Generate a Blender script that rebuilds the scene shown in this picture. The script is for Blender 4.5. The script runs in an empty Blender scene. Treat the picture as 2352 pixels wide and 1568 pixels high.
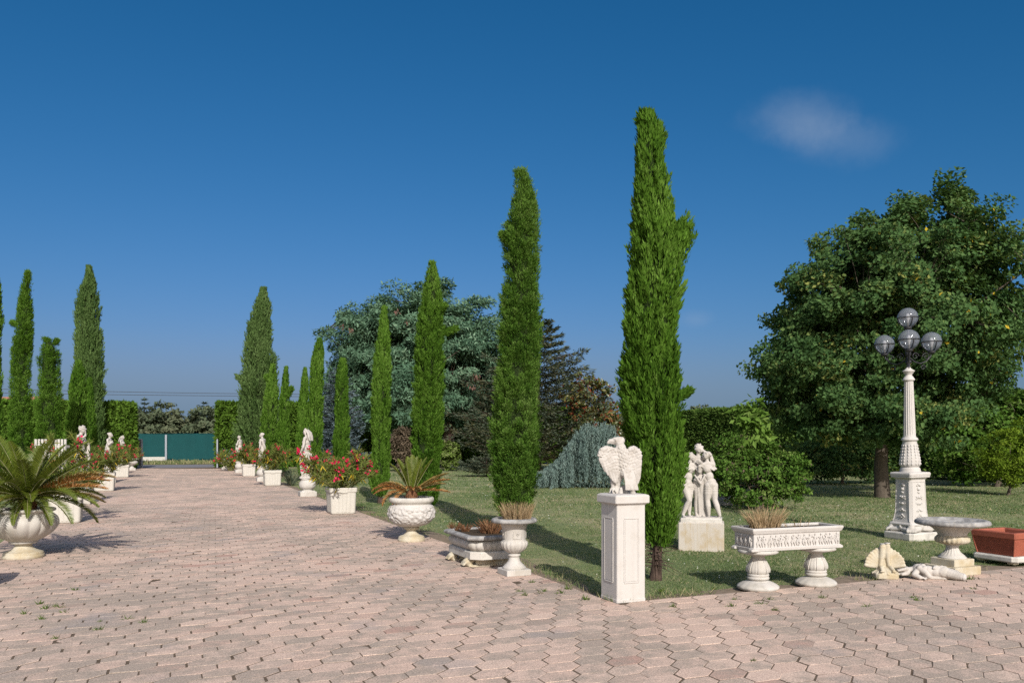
import bpy, math
import numpy as np
from math import radians as R, sin, cos, pi, tan, atan2, sqrt
C = bpy.context.scene.collection
RNG = np.random.default_rng(11)
# ---------------------------------------------------------------- camera, sky, sun, exposure
F_PX, EYE, UC, VH = 1900.0, 1.65, 1176.0, 1014.0          # the survey of the photograph: focal length, eye height, centre, horizon
cam_d = bpy.data.cameras.new("camera")
cam = bpy.data.objects.new("camera", cam_d); C.objects.link(cam)
cam.location = (0, 0, EYE); cam.rotation_euler = (R(90), 0, 0)
cam_d.sensor_width = 36; cam_d.lens = 36 * F_PX / 2352
cam_d.shift_y = (VH - 784) / 2352
cam_d.clip_start = .1; cam_d.clip_end = 3000
bpy.context.scene.camera = cam

SUN_EL, SUN_AZ = R(32), R(166)                              # azimuth clockwise from +Y
sd = bpy.data.lights.new("sun", 'SUN'); sd.energy = 3.75; sd.angle = R(.53); sd.color = (1.0, .95, .885)
sun = bpy.data.objects.new("sun", sd); C.objects.link(sun)
sun.rotation_euler = (pi / 2 - SUN_EL, 0, pi - SUN_AZ)
sun.location = (5, -10, 20)

W = bpy.data.worlds.new("World"); bpy.context.scene.world = W; W.use_nodes = True
nt = W.node_tree; nt.nodes.clear()
def wn(t, **k):
    n = nt.nodes.new(t)
    for a, b in k.items(): setattr(n, a, b)
    return n
def wl(a, b): nt.links.new(a, b)
def wmath(op, a, b=None, clamp=False):
    n = wn("ShaderNodeMath", operation=op, use_clamp=clamp)
    for i, v in enumerate((a, b)):
        if v is None: continue
        if isinstance(v, (int, float)): n.inputs[i].default_value = v
        else: wl(v, n.inputs[i])
    return n.outputs[0]
sky = wn("ShaderNodeTexSky", sky_type='NISHITA', sun_disc=False, sun_elevation=SUN_EL, sun_rotation=SUN_AZ,
         altitude=0, air_density=1.0, dust_density=.9, ozone_density=5.0)
sky.dust_density = 2.0; sky.ozone_density = 3.0
tc = wn("ShaderNodeTexCoord"); sp = wn("ShaderNodeSeparateXYZ"); wl(tc.outputs['Generated'], sp.inputs[0])
# the sky away from the sun is a deeper, more saturated blue, as behind a polarising filter
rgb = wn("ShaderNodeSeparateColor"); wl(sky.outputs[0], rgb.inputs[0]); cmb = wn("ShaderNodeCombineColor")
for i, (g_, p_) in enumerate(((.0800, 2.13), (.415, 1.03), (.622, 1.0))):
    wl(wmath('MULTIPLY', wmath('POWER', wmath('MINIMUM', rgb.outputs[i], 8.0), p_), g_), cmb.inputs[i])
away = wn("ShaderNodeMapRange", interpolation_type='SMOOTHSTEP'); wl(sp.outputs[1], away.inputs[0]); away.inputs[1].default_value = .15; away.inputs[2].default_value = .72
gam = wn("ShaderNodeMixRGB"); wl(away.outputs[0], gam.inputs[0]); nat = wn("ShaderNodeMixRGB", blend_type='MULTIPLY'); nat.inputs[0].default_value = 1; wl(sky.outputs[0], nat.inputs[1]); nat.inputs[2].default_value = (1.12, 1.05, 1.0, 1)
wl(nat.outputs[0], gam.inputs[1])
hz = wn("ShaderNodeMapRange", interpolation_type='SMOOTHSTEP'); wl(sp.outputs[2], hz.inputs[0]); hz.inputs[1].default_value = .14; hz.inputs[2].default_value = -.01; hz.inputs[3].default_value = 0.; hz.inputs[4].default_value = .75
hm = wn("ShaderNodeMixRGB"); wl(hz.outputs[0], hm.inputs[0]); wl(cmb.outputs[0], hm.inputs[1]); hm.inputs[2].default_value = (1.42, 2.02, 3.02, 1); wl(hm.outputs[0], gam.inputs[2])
yy = wmath('MAXIMUM', sp.outputs[1], .05)
a_ = wmath('DIVIDE', sp.outputs[0], yy); b_ = wmath('DIVIDE', sp.outputs[2], yy)
nz = wn("ShaderNodeTexNoise"); nz.inputs['Scale'].default_value = 11; nz.inputs['Detail'].default_value = 8; nz.inputs['Roughness'].default_value = .62
wl(tc.outputs['Generated'], nz.inputs['Vector'])
def puff(cx, cy, rx, ry, amt):
    u = wmath('DIVIDE', wmath('SUBTRACT', a_, cx), rx); v = wmath('DIVIDE', wmath('SUBTRACT', b_, cy), ry)
    r = wmath('SQRT', wmath('ADD', wmath('MULTIPLY', u, u), wmath('MULTIPLY', v, v)))
    m = wmath('SUBTRACT', 1.15, r)
    m = wmath('ADD', m, wmath('MULTIPLY', wmath('SUBTRACT', nz.outputs[0], .5), 1.5))
    m = wmath('MULTIPLY', m, .8, True)
    s = wmath('MULTIPLY', wmath('MULTIPLY', m, m), wmath('SUBTRACT', 3.0, wmath('MULTIPLY', m, 2.0)))
    return wmath('MULTIPLY', s, amt)
cl = wmath('ADD', wmath('ADD', puff(.358, .388, .078, .038, .25), puff(.40, .365, .085, .036, .17)), puff(.222, .148, .026, .014, .14), True)
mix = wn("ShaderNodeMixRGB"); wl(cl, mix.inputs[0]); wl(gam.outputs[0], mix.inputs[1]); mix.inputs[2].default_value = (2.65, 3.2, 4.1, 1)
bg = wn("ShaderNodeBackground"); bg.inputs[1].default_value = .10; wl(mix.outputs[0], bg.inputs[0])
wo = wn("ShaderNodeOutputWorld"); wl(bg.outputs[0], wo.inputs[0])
sc = bpy.context.scene
sc.view_settings.view_transform = 'Standard'; sc.view_settings.look = 'None'
sc.view_settings.exposure = .5; sc.view_settings.gamma = 1
sc.cycles.max_bounces = 6; sc.cycles.transparent_max_bounces = 12; sc.cycles.diffuse_bounces = 3; sc.cycles.glossy_bounces = 2
sc.cycles.sample_clamp_indirect = 6
sc.cycles.use_denoising = False

# ---------------------------------------------------------------- small geometry kit
ROW = np.array([.9205, .3907]); PATH = np.array([-.3907, .9205])   # across and along the drive
def gp(u, v):                                              # a ground point from the survey
    d = F_PX * EYE / (v - VH)
    return np.array([(u - UC) * d / F_PX, d])
def at_depth(u, d): return np.array([(u - UC) * d / F_PX, d])
def zpix(v, d): return EYE + (VH - v) * d / F_PX
def unit(a): return a / np.maximum(np.linalg.norm(a, axis=-1, keepdims=True), 1e-9)
def rot2(p, a):
    p = np.array(p, float); q = p.copy()
    q[..., 0] = p[..., 0] * cos(a) - p[..., 1] * sin(a); q[..., 1] = p[..., 0] * sin(a) + p[..., 1] * cos(a)
    return q
def _ico(n):
    import bmesh
    bm = bmesh.new(); bmesh.ops.create_icosphere(bm, subdivisions=n, radius=1)
    v = np.array([x.co[:] for x in bm.verts]); f = np.array([[q.index for q in g.verts] for g in bm.faces]); bm.free()
    return v, f
ICO1, ICO2, ICO3 = _ico(1), _ico(2), _ico(3)

class MB:
    """collects pieces and builds ONE mesh object"""
    def __init__(s): s.V = []; s.F = []; s.T = []; s.M = []; s.S = []; s.n = 0
    def add(s, V, F, mi=0, tint=None, smooth=False):
        V = np.asarray(V, float).reshape(-1, 3); F = np.asarray(F, int)
        s.V.append(V); s.F.append(F + s.n); s.n += len(V)
        s.T.append(np.full(len(F), .5) if tint is None else np.broadcast_to(np.asarray(tint, float), (len(F),)))
        s.M.append(np.full(len(F), mi, int)); s.S.append(np.full(len(F), smooth, bool)); return s
    def loft(s, loops, mi=0, caps=(True, True), smooth=False, closed=True, tint=None):
        L = np.array(loops, float); m, n = L.shape[:2]
        i = np.arange(m - 1)[:, None]; j = np.arange(n if closed else n - 1)[None]; k = (j + 1) % n
        F = np.stack([i * n + j, i * n + k, (i + 1) * n + k, (i + 1) * n + j], -1).reshape(-1, 4)
        s.add(L.reshape(-1, 3), F, mi, tint, smooth)
        for c, lp, rev in ((caps[0], L[0], True), (caps[1], L[-1], False)):
            if c:
                V = np.vstack([lp, lp.mean(0)]); a = np.arange(n); b = (a + 1) % n
                T = np.stack([a, b, np.full(n, n)], -1)
                s.add(V, T[:, ::-1] if rev else T, mi, tint, False)
        return s
    def lathe(s, prof, seg=40, mod=None, mi=0, c=(0, 0, 0), smooth=True, caps=(True, True)):
        th = np.linspace(0, 2 * pi, seg, endpoint=False); loops = []
        for r, z in prof:
            rr = np.full(seg, r) if mod is None else mod(th, z, r)
            loops.append(np.stack([c[0] + rr * np.cos(th), c[1] + rr * np.sin(th), np.full(seg, c[2] + z)], -1))
        return s.loft(loops, mi, caps, smooth)
    def rect(s, prof, mi=0, ch=.006, c=(0, 0), a=0, smooth=False):
        """stack of rectangles (half x, half y, z) with chamfered corners"""
        loops = []
        for p in prof:
            hx, hy, z = p[:3]; k = min(p[3] if len(p) > 3 else ch, hx * .9, hy * .9)
            q = np.array([[hx - k, -hy], [hx, -hy + k], [hx, hy - k], [hx - k, hy], [-hx + k, hy], [-hx, hy - k], [-hx, -hy + k], [-hx + k, -hy]])
            q = rot2(q, a) + np.array(c); loops.append(np.c_[q, np.full(8, z)])
        return s.loft(loops, mi, smooth=smooth)
    def box(s, c, h, a=0, mi=0, ch=.004):
        z = c[2]; b = min(ch, h[2] * .4)
        return s.rect([(h[0] - b, h[1] - b, z - h[2]), (h[0], h[1], z - h[2] + b), (h[0], h[1], z + h[2] - b), (h[0] - b, h[1] - b, z + h[2])], mi, ch, c[:2], a)
    def tube(s, pts, rad, seg=8, mi=0, caps=(True, True), tint=None, smooth=True):
        P = np.asarray(pts, float); n = len(P); r = np.broadcast_to(np.asarray(rad, float), (n,))
        T = unit(np.gradient(P, axis=0)); ref = np.array([0, 0, 1.]) if abs(T[0, 2]) < .9 else np.array([1., 0, 0])
        loops = []; th = np.linspace(0, 2 * pi, seg, endpoint=False); X = None
        for i in range(n):
            X = np.cross(ref, T[i]) if X is None else X - T[i] * np.dot(X, T[i])
            X = X / max(np.linalg.norm(X), 1e-9); Y = np.cross(T[i], X)
            loops.append(P[i] + r[i] * (np.cos(th)[:, None] * X + np.sin(th)[:, None] * Y))
        return s.loft(loops, mi, caps, smooth, tint=tint)
    def ball(s, c, r, ico=ICO2, mi=0, tint=None, smooth=True):
        return s.add(ico[0] * np.asarray(r, float) + np.asarray(c, float), ico[1], mi, tint, smooth)
    def leaves(s, P, A, N, L, Wd, mi=0, tint=None, fold=0.):
        """kite shaped leaves: root P, axis A, normal N, length L, width Wd"""
        P = np.asarray(P, float); n = len(P); A = unit(A); B = unit(np.cross(N, A)); Nn = np.cross(A, B)
        L = np.broadcast_to(np.asarray(L, float), (n,))[:, None]; Wd = np.broadcast_to(np.asarray(Wd, float), (n,))[:, None]
        m = P + A * L * .42
        V = np.stack([P, m + B * Wd * .5 + Nn * Wd * fold, P + A * L, m - B * Wd * .5 + Nn * Wd * fold], 1).reshape(-1, 3)
        F = np.arange(n * 4).reshape(n, 4)
        return s.add(V, F, mi, tint)
    def build(s, name, mats, parent=None, loc=None, rotz=None):
        me = bpy.data.meshes.new(name)
        V = np.vstack(s.V); me.vertices.add(len(V)); me.vertices.foreach_set("co", V.ravel())
        lens = np.concatenate([np.full(len(f), f.shape[1]) for f in s.F]); idx = np.concatenate([f.ravel() for f in s.F])
        me.loops.add(len(idx)); me.loops.foreach_set("vertex_index", idx)
        me.polygons.add(len(lens)); me.polygons.foreach_set("loop_start", np.concatenate([[0], np.cumsum(lens)[:-1]]))
        me.polygons.foreach_set("material_index", np.concatenate(s.M)); me.polygons.foreach_set("use_smooth", np.concatenate(s.S))
        at = me.attributes.new("tint", 'FLOAT', 'FACE'); at.data.foreach_set("value", np.concatenate(s.T))
        me.update(calc_edges=True)
        for m in (mats if isinstance(mats, (list, tuple)) else [mats]): me.materials.append(m)
        o = bpy.data.objects.new(name, me); C.objects.link(o)
        if parent: o.parent = parent
        if loc is not None: o.location = loc
        if rotz is not None: o.rotation_euler = (0, 0, rotz)
        return o
def tag(o, label=None, cat=None, group=None, kind=None):
    for k, v in (('label', label), ('category', cat), ('group', group), ('kind', kind)):
        if v: o[k] = v
    return o
def thing(name, label, cat, loc, rotz=0, group=None):
    o = bpy.data.objects.new(name, None); C.objects.link(o); o.location = (loc[0], loc[1], loc[2] if len(loc) > 2 else 0)
    o.rotation_euler = (0, 0, rotz); o.empty_display_size = .2
    return tag(o, label, cat, group)
def copy_tree(o, loc, rotz=None, label=None, scale=None):
    c = o.copy(); C.objects.link(c); c.location = (loc[0], loc[1], loc[2] if len(loc) > 2 else o.location[2])
    if rotz is not None: c.rotation_euler = (0, 0, rotz)
    if scale: c.scale = scale
    if label: c['label'] = label
    for ch in list(o.children):
        d = ch.copy(); C.objects.link(d); d.parent = c
        for g in ch.children:
            e = g.copy(); C.objects.link(e); e.parent = d
    return c
def remesh(mb, voxel, smooth=3, factor=.5, dec=None):
    """fuse the overlapping pieces of a figure into one continuous surface"""
    o = mb.build("fused", [])
    m = o.modifiers.new("r", 'REMESH'); m.mode = 'VOXEL'; m.voxel_size = voxel; m.use_smooth_shade = True
    k = o.modifiers.new("s", 'SMOOTH'); k.iterations = smooth; k.factor = factor
    dg = bpy.context.evaluated_depsgraph_get(); me = bpy.data.meshes.new_from_object(o.evaluated_get(dg))
    bpy.data.objects.remove(o); return me
def mesh_obj(name, me, mat, parent=None, loc=None, rotz=None):
    me.name = name; me.materials.clear(); me.materials.append(mat)
    o = bpy.data.objects.new(name, me); C.objects.link(o)
    if parent: o.parent = parent
    if loc is not None: o.location = loc
    if rotz is not None: o.rotation_euler = (0, 0, rotz)
    return o
def displace(me, fn):
    n = len(me.vertices); v = np.empty(n * 3); me.vertices.foreach_get("co", v); no = np.empty(n * 3)
    me.vertex_normals.foreach_get("vector", no); v = v.reshape(-1, 3); no = no.reshape(-1, 3)
    me.vertices.foreach_set("co", (v + no * fn(v, no)[:, None]).ravel()); me.update()
def hash2(i, j, k=0):
    x = np.sin(i * 127.1 + j * 311.7 + k * 74.7) * 43758.5453
    return x - np.floor(x)
def vnoise(x, y, k=0):
    i = np.floor(x); j = np.floor(y); u = x - i; v = y - j; u = u * u * (3 - 2 * u); v = v * v * (3 - 2 * v)
    return (hash2(i, j, k) * (1 - u) + hash2(i + 1, j, k) * u) * (1 - v) + (hash2(i, j + 1, k) * (1 - u) + hash2(i + 1, j + 1, k) * u) * v
# ---------------------------------------------------------------- materials
class NT:
    def __init__(s, name):
        s.m = bpy.data.materials.new(name); s.m.use_nodes = True; s.t = s.m.node_tree; s.t.nodes.clear()
        s.out = s.n("ShaderNodeOutputMaterial")
    def n(s, t, **k):
        x = s.t.nodes.new(t)
        for a, b in k.items(): setattr(x, a, b)
        return x
    def l(s, a, b): s.t.links.new(a, b)
    def noise(s, scale, detail=5, rough=.6, vec=None):
        x = s.n("ShaderNodeTexNoise"); x.inputs['Scale'].default_value = scale; x.inputs['Detail'].default_value = detail
        x.inputs['Roughness'].default_value = rough
        if vec is None: vec = s.pos()
        s.l(vec, x.inputs['Vector']); return x.outputs[0]
    def pos(s):
        if not hasattr(s, '_p'): s._p = s.n("ShaderNodeTexCoord").outputs['Object']
        return s._p
    def ramp(s, fac, stops):
        x = s.n("ShaderNodeValToRGB"); e = x.color_ramp.elements
        while len(e) > 1: e.remove(e[-1])
        for i, (p, c) in enumerate(stops):
            q = e[0] if i == 0 else e.new(p)
            q.position = p; q.color = (c[0], c[1], c[2], 1) if isinstance(c, (tuple, list)) else (c, c, c, 1)
        s.l(fac, x.inputs[0]); return x.outputs[0]
    def mix(s, f, a, b, mode='MIX'):
        x = s.n("ShaderNodeMixRGB", blend_type=mode)
        for i, v in enumerate((f, a, b)):
            if isinstance(v, (int, float)): x.inputs[i].default_value = v if i == 0 else (v, v, v, 1)
            elif isinstance(v, tuple): x.inputs[i].default_value = (*v, 1)
            else: s.l(v, x.inputs[i])
        return x.outputs[0]
    def math(s, op, a, b=0.):
        x = s.n("ShaderNodeMath", operation=op)
        for i, v in enumerate((a, b)):
            if isinstance(v, (int, float)): x.inputs[i].default_value = v
            else: s.l(v, x.inputs[i])
        return x.outputs[0]
    def bump(s, h, strength=.3, dist=.01):
        x = s.n("ShaderNodeBump"); x.inputs['Strength'].default_value = strength; x.inputs['Distance'].default_value = dist
        s.l(h, x.inputs['Height']); return x.outputs[0]
    def attr(s, name): return s.n("ShaderNodeAttribute", attribute_name=name).outputs['Fac']
    def bsdf(s, col, rough=.8, nrm=None, spec=.3, metal=0):
        b = s.n("ShaderNodeBsdfPrincipled")
        if isinstance(col, tuple): b.inputs['Base Color'].default_value = (*col, 1)
        else: s.l(col, b.inputs['Base Color'])
        b.inputs['Roughness'].default_value = rough; b.inputs['Specular IOR Level'].default_value = spec; b.inputs['Metallic'].default_value = metal
        if nrm is not None: s.l(nrm, b.inputs['Normal'])
        s.l(b.outputs[0], s.out.inputs[0]); return s.m
def stone(name, base, stain, amt=.5, scale=3, rough=.85, bump=.25, streak=0., fine=60, stain2=None, amt2=.5):
    t = NT(name); n1 = t.noise(scale, 7, .65); f = t.ramp(n1, [(.62 - amt * .35, 0.), (.62 - amt * .35 + .22, 1.)])
    f = t.math('MULTIPLY', f, min(1., amt + .25)); c = t.mix(f, base, stain)
    if stain2:
        g = t.ramp(t.noise(scale * 2.3, 8, .7), [(.66 - amt2 * .3, 0.), (.8 - amt2 * .3, 1.)]); c = t.mix(t.math('MULTIPLY', g, .85), c, stain2)
    if streak:
        mp = t.n("ShaderNodeMapping"); mp.inputs['Scale'].default_value = (1, 1, .07); t.l(t.pos(), mp.inputs[0])
        g = t.ramp(t.noise(22, 4, .6, mp.outputs[0]), [(.5, 0.), (.72, 1.)]); c = t.mix(t.math('MULTIPLY', g, streak), c, stain)
    fn = t.noise(fine, 6, .7); c = t.mix(.11, c, t.ramp(fn, [(.3, .35), (.7, .75)]), 'OVERLAY')
    return t.bsdf(c, rough, t.bump(t.mix(.5, fn, n1), bump, .006), .25)
def foliage(name, cols, trans=.28, patch=None, pscale=1.5, gloss=.0):
    t = NT(name); c = t.ramp(t.attr("tint"), [(i / (len(cols) - 1), k) for i, k in enumerate(cols)])
    if patch: c = t.mix(t.math('MULTIPLY', t.ramp(t.noise(pscale, 4, .6), [(.48, 0.), (.68, 1.)]), .75), c, patch)
    d = t.n("ShaderNodeBsdfDiffuse"); t.l(c, d.inputs[0]); r = t.n("ShaderNodeBsdfTranslucent"); t.l(t.mix(1., c, (1.0, 1.0, .55), 'MULTIPLY'), r.inputs[0])
    m = t.n("ShaderNodeMixShader"); m.inputs[0].default_value = trans; t.l(d.outputs[0], m.inputs[1]); t.l(r.outputs[0], m.inputs[2]); o = m.outputs[0]
    if gloss:
        g = t.n("ShaderNodeBsdfGlossy"); g.inputs['Roughness'].default_value = .38; g.inputs[0].default_value = (1, 1, 1, 1)
        q = t.n("ShaderNodeMixShader"); q.inputs[0].default_value = gloss; t.l(o, q.inputs[1]); t.l(g.outputs[0], q.inputs[2]); o = q.outputs[0]
    t.l(o, t.out.inputs[0]); return t.m
def plain(name, col, rough=.6, spec=.3, metal=0, var=.15, scale=8, bump=0):
    t = NT(name); n = t.noise(scale, 5, .6); c = t.mix(var, col, t.ramp(n, [(.3, .2), (.7, .8)]), 'OVERLAY')
    return t.bsdf(c, rough, t.bump(n, bump, .005) if bump else None, spec, metal)
M = {}
M['white'] = stone("white_stone", (.435, .412, .378), (.31, .285, .24), .48, 4, streak=.3, stain2=(.27, .25, .20), amt2=.05)
M['white_clean'] = stone("white_painted_stone", (.44, .418, .392), (.36, .332, .295), .32, 5, bump=.2, streak=.3)
M['cream'] = stone("cream_stone", (.435, .395, .31), (.34, .27, .155), .55, 5, streak=.25)
M['rim'] = stone("weathered_rim_stone", (.345, .335, .32), (.17, .166, .16), .7, 9, fine=90, bump=.5, stain2=(.42, .34, .20), amt2=.25)
M['weather'] = stone("weathered_stone", (.49, .465, .42), (.30, .285, .255), .5, 6, bump=.35, streak=.25)
M['eagle'] = stone("eagle_stone", (.42, .395, .365), (.30, .272, .238), .5, 14, fine=120, bump=.3, stain2=(.43, .36, .24), amt2=.15)
M['ochre'] = stone("ochre_stained_stone", (.40, .368, .322), (.30, .215, .085), .42, 3.6, bump=.5, streak=.5)
M['statue'] = stone("statue_stone", (.42, .39, .355), (.30, .275, .235), .4, 6, streak=.25, bump=.15)
M['plastic'] = stone("white_pot_plastic", (.44, .418, .372), (.35, .32, .265), .25, 3, bump=.05, rough=.55, streak=.18)
M['terracotta'] = plain("terracotta", (.27, .078, .046), .65, .3, var=.25, scale=12)
M['soil'] = plain("potting_soil", (.06, .045, .03), .95, .1, var=.4, scale=40, bump=.8)
M['bark'] = plain("bark", (.065, .045, .036), .95, .1, var=.6, scale=18, bump=1.)
M['bark_grey'] = plain("grey_bark", (.085, .07, .055), .95, .1, var=.5, scale=14, bump=1.)
M['core'] = plain("light_blocking_core", (.018, .028, .010), 1., 0, var=.4, scale=9)  # dark solid hull added inside cypress and hedge foliage to block light
M['black'] = plain("black_iron", (.018, .018, .021), .5, .4, var=.2)
M['steel'] = plain("grey_metal", (.22, .24, .27), .5, .5, var=.1)
M['concrete'] = plain("concrete", (.42, .41, .37), .9, .2, var=.35, scale=14)
M['brown_panel'] = plain("brown_gate_board", (.15, .10, .075), .7, .3, var=.2)
M['wallpale'] = plain("pale_render", (.62, .47, .37), .9, .2, var=.1)
M['rooftile'] = plain("roof_tile", (.35, .16, .10), .9, .2, var=.3, scale=20)
M['cyp'] = foliage("cypress_green", [(.034, .082, .010), (.066, .142, .016), (.098, .195, .026), (.140, .245, .044)], .32)
M['cyp2'] = foliage("old_cypress_green", [(.040, .098, .014), (.080, .165, .024), (.120, .22, .038), (.15, .23, .060)], .34)
M['cypdark'] = foliage("broad_cypress_green", [(.044, .086, .024), (.074, .130, .038), (.100, .165, .052), (.13, .20, .07)], .28)
M['maple'] = foliage("maple_leaf", [(.038, .082, .028), (.064, .124, .042), (.095, .165, .056), (.21, .235, .07)], .33)
M['albizia'] = foliage("blue_green_leaf", [(.050, .104, .064), (.092, .170, .106), (.135, .230, .148), (.19, .29, .19)], .32)
M['spruceblue'] = foliage("blue_needles", [(.085, .125, .140), (.120, .165, .185), (.16, .205, .23)], .15)
M['weeping'] = foliage("weeping_blue_needles", [(.085, .132, .118), (.135, .192, .172), (.185, .245, .222)], .2)
M['sprucedark'] = foliage("dark_needles", [(.050, .068, .044), (.078, .100, .066), (.12, .14, .10)], .22, (.14, .115, .05), .9)
M['magnolia'] = foliage("magnolia_leaf", [(.05, .075, .02), (.09, .11, .03), (.14, .14, .04), (.22, .19, .05)], .25, gloss=.05)
M['redleaf'] = foliage("red_leaf", [(.14, .035, .018), (.20, .06, .03), (.25, .10, .05)], .3)
M['hedge'] = foliage("hedge_leaf", [(.044, .090, .013), (.078, .145, .020), (.115, .195, .032)], .25)
M['hedgedk'] = foliage("laurel_hedge_leaf", [(.040, .080, .016), (.066, .122, .025), (.102, .165, .038), (.15, .205, .05)], .25)
M['bush'] = foliage("bush_leaf", [(.044, .096, .017), (.076, .150, .026), (.115, .200, .040), (.18, .24, .07)], .3)
M['sapling'] = foliage("sapling_leaf", [(.085, .16, .025), (.13, .225, .042), (.19, .28, .07)], .42)
M['brightshrub'] = foliage("bright_shrub_leaf", [(.07, .12, .012), (.12, .19, .02), (.18, .25, .03)], .3)
M['variegated'] = foliage("variegated_leaf", [(.08, .14, .02), (.14, .20, .05), (.24, .27, .12)], .3)
M['deadbush'] = foliage("dead_twigs", [(.085, .065, .045), (.13, .10, .07), (.18, .145, .10)], .2)
M['oleander'] = foliage("oleander_leaf", [(.065, .10, .022), (.11, .15, .032), (.165, .195, .05), (.23, .225, .08)], .3)
M['olyellow'] = foliage("yellow_leaf", [(.42, .32, .03), (.55, .40, .05)], .3)
M['flower'] = foliage("oleander_flower", [(.50, .012, .05), (.62, .02, .09), (.70, .05, .14)], .35)
M['stem'] = plain("green_stem", (.17, .17, .075), .8, .2, var=.3)
M['cycad'] = foliage("cycad_leaflet", [(.066, .098, .010), (.112, .148, .015), (.17, .20, .03)], .34, gloss=.04)
M['cycadbrown'] = foliage("dry_cycad_leaflet", [(.25, .105, .028), (.40, .20, .07), (.55, .32, .16)], .3)
M['cycadpale'] = foliage("fading_cycad_leaflet", [(.12, .13, .02), (.28, .20, .07), (.48, .34, .18)], .3)
M['pod'] = foliage("seed_pod", [(.17, .085, .07), (.22, .12, .10), (.27, .16, .13)], .3)
M['straw'] = foliage("dry_grass", [(.24, .165, .09), (.36, .26, .15), (.48, .37, .24)], .3)
M['dryred'] = foliage("withered_plant", [(.13, .065, .035), (.20, .10, .055), (.26, .15, .08)], .25)
M['grass'] = foliage("grass_blade", [(.082, .132, .046), (.135, .188, .074), (.22, .245, .12), (.43, .36, .215)], .38)
M['weed'] = foliage("weed_leaf", [(.045, .085, .012), (.075, .125, .02), (.12, .17, .04)], .3)
M['clover'] = foliage("clover_bloom", [(.55, .55, .48), (.7, .7, .63)], .2)
M['far'] = foliage("far_leaf", [(.070, .095, .055), (.098, .122, .072), (.13, .145, .088)], .25, (.165, .14, .09), .13)
M['farcon'] = foliage("far_conifer", [(.055, .080, .058), (.075, .102, .070)], .2)
def m_screen():
    t = NT("green_mesh_screen"); w = t.n("ShaderNodeTexWave"); w.inputs['Scale'].default_value = 6; w.inputs['Distortion'].default_value = 3; w.bands_direction = 'Z'
    t.l(t.pos(), w.inputs['Vector'])
    c = t.mix(.7, (.004, .050, .052), t.ramp(w.outputs[0], [(.2, (.002, .032, .036)), (.8, (.006, .064, .064))])); c = t.mix(.2, c, t.noise(1.3), 'OVERLAY')
    return t.bsdf(c, .8, None, .2)
M['screen'] = m_screen()
def m_glass():
    t = NT("lamp_globe_glass"); tr = t.n("ShaderNodeBsdfTransparent"); tr.inputs[0].default_value = (.86, .88, .92, 1)
    g = t.n("ShaderNodeBsdfGlossy"); g.inputs['Roughness'].default_value = .06; lw = t.n("ShaderNodeLayerWeight"); lw.inputs[0].default_value = .35
    d = t.n("ShaderNodeBsdfDiffuse"); d.inputs[0].default_value = (.32, .35, .40, 1)
    a = t.n("ShaderNodeMixShader"); a.inputs[0].default_value = .27; t.l(tr.outputs[0], a.inputs[1]); t.l(d.outputs[0], a.inputs[2])
    b = t.n("ShaderNodeMixShader"); t.l(t.math('MULTIPLY', lw.outputs['Fresnel'], .6), b.inputs[0]); t.l(a.outputs[0], b.inputs[1]); t.l(g.outputs[0], b.inputs[2])
    t.l(b.outputs[0], t.out.inputs[0]); return t.m
M['glass'] = m_glass()
def m_paver():
    t = NT("hexagonal_paver"); P = t.pos()
    big = t.noise(.42, 5, .62); mid = t.noise(5.5, 7, .75); fine = t.noise(70, 5, .75); grit = t.noise(210, 3, .7)
    pink = t.ramp(t.attr("tint"), [(0., (.39, .25, .20)), (.04, (.45, .315, .252)), (.10, (.495, .362, .29)), (.6, (.515, .382, .308)), (1., (.53, .40, .322))])
    k = t.math('ADD', t.math('MULTIPLY', big, .50), t.math('MULTIPLY', mid, .50))
    k = t.math('ADD', k, t.math('MULTIPLY', t.math('SUBTRACT', t.attr("tone"), .5), .11))
    g = t.ramp(k, [(.445, 0.), (.56, 1.)])
    c = t.mix(t.math('MULTIPLY', g, .80), pink, (.285, .240, .197))
    bl = t.ramp(t.noise(1.1, 3, .5), [(.60, 0.), (.72, .55)]); c = t.mix(bl, c, (.265, .24, .23))
    c = t.mix(.75, c, t.ramp(fine, [(.32, .2), (.68, .8)]), 'OVERLAY'); c = t.mix(.5, c, t.ramp(grit, [(.3, .25), (.7, .75)]), 'OVERLAY')
    return t.bsdf(c, .92, t.bump(t.mix(.5, fine, grit), .45, .004), .15)
M['paver'] = m_paver()
M['joint'] = plain("paving_joint", (.115, .088, .066), 1., 0, var=.5, scale=30)
def m_ground():
    t = NT("lawn_ground"); a = t.noise(.33, 6, .62); b = t.noise(2.2, 6, .7); f = t.noise(40, 4, .8)
    k = t.math('ADD', t.math('MULTIPLY', a, .6), t.math('MULTIPLY', b, .4))
    c = t.ramp(k, [(.36, (.118, .160, .070)), (.48, (.175, .205, .10)), (.60, (.29, .26, .155)), (.72, (.36, .30, .20))])
    c = t.mix(.6, c, t.ramp(f, [(.3, .22), (.7, .78)]), 'OVERLAY')
    return t.bsdf(c, 1., t.bump(f, .8, .02), 0)
M['ground'] = m_ground()
M['soilstrip'] = plain("bare_soil", (.21, .165, .125), 1., 0, var=.45, scale=16, bump=.8)
M['asphalt'] = plain("road_asphalt", (.17, .168, .178), .9, .2, var=.25, scale=10)
M['verge'] = plain("verge_dry_grass", (.16, .14, .06), 1., 0, var=.5, scale=9)
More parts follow.
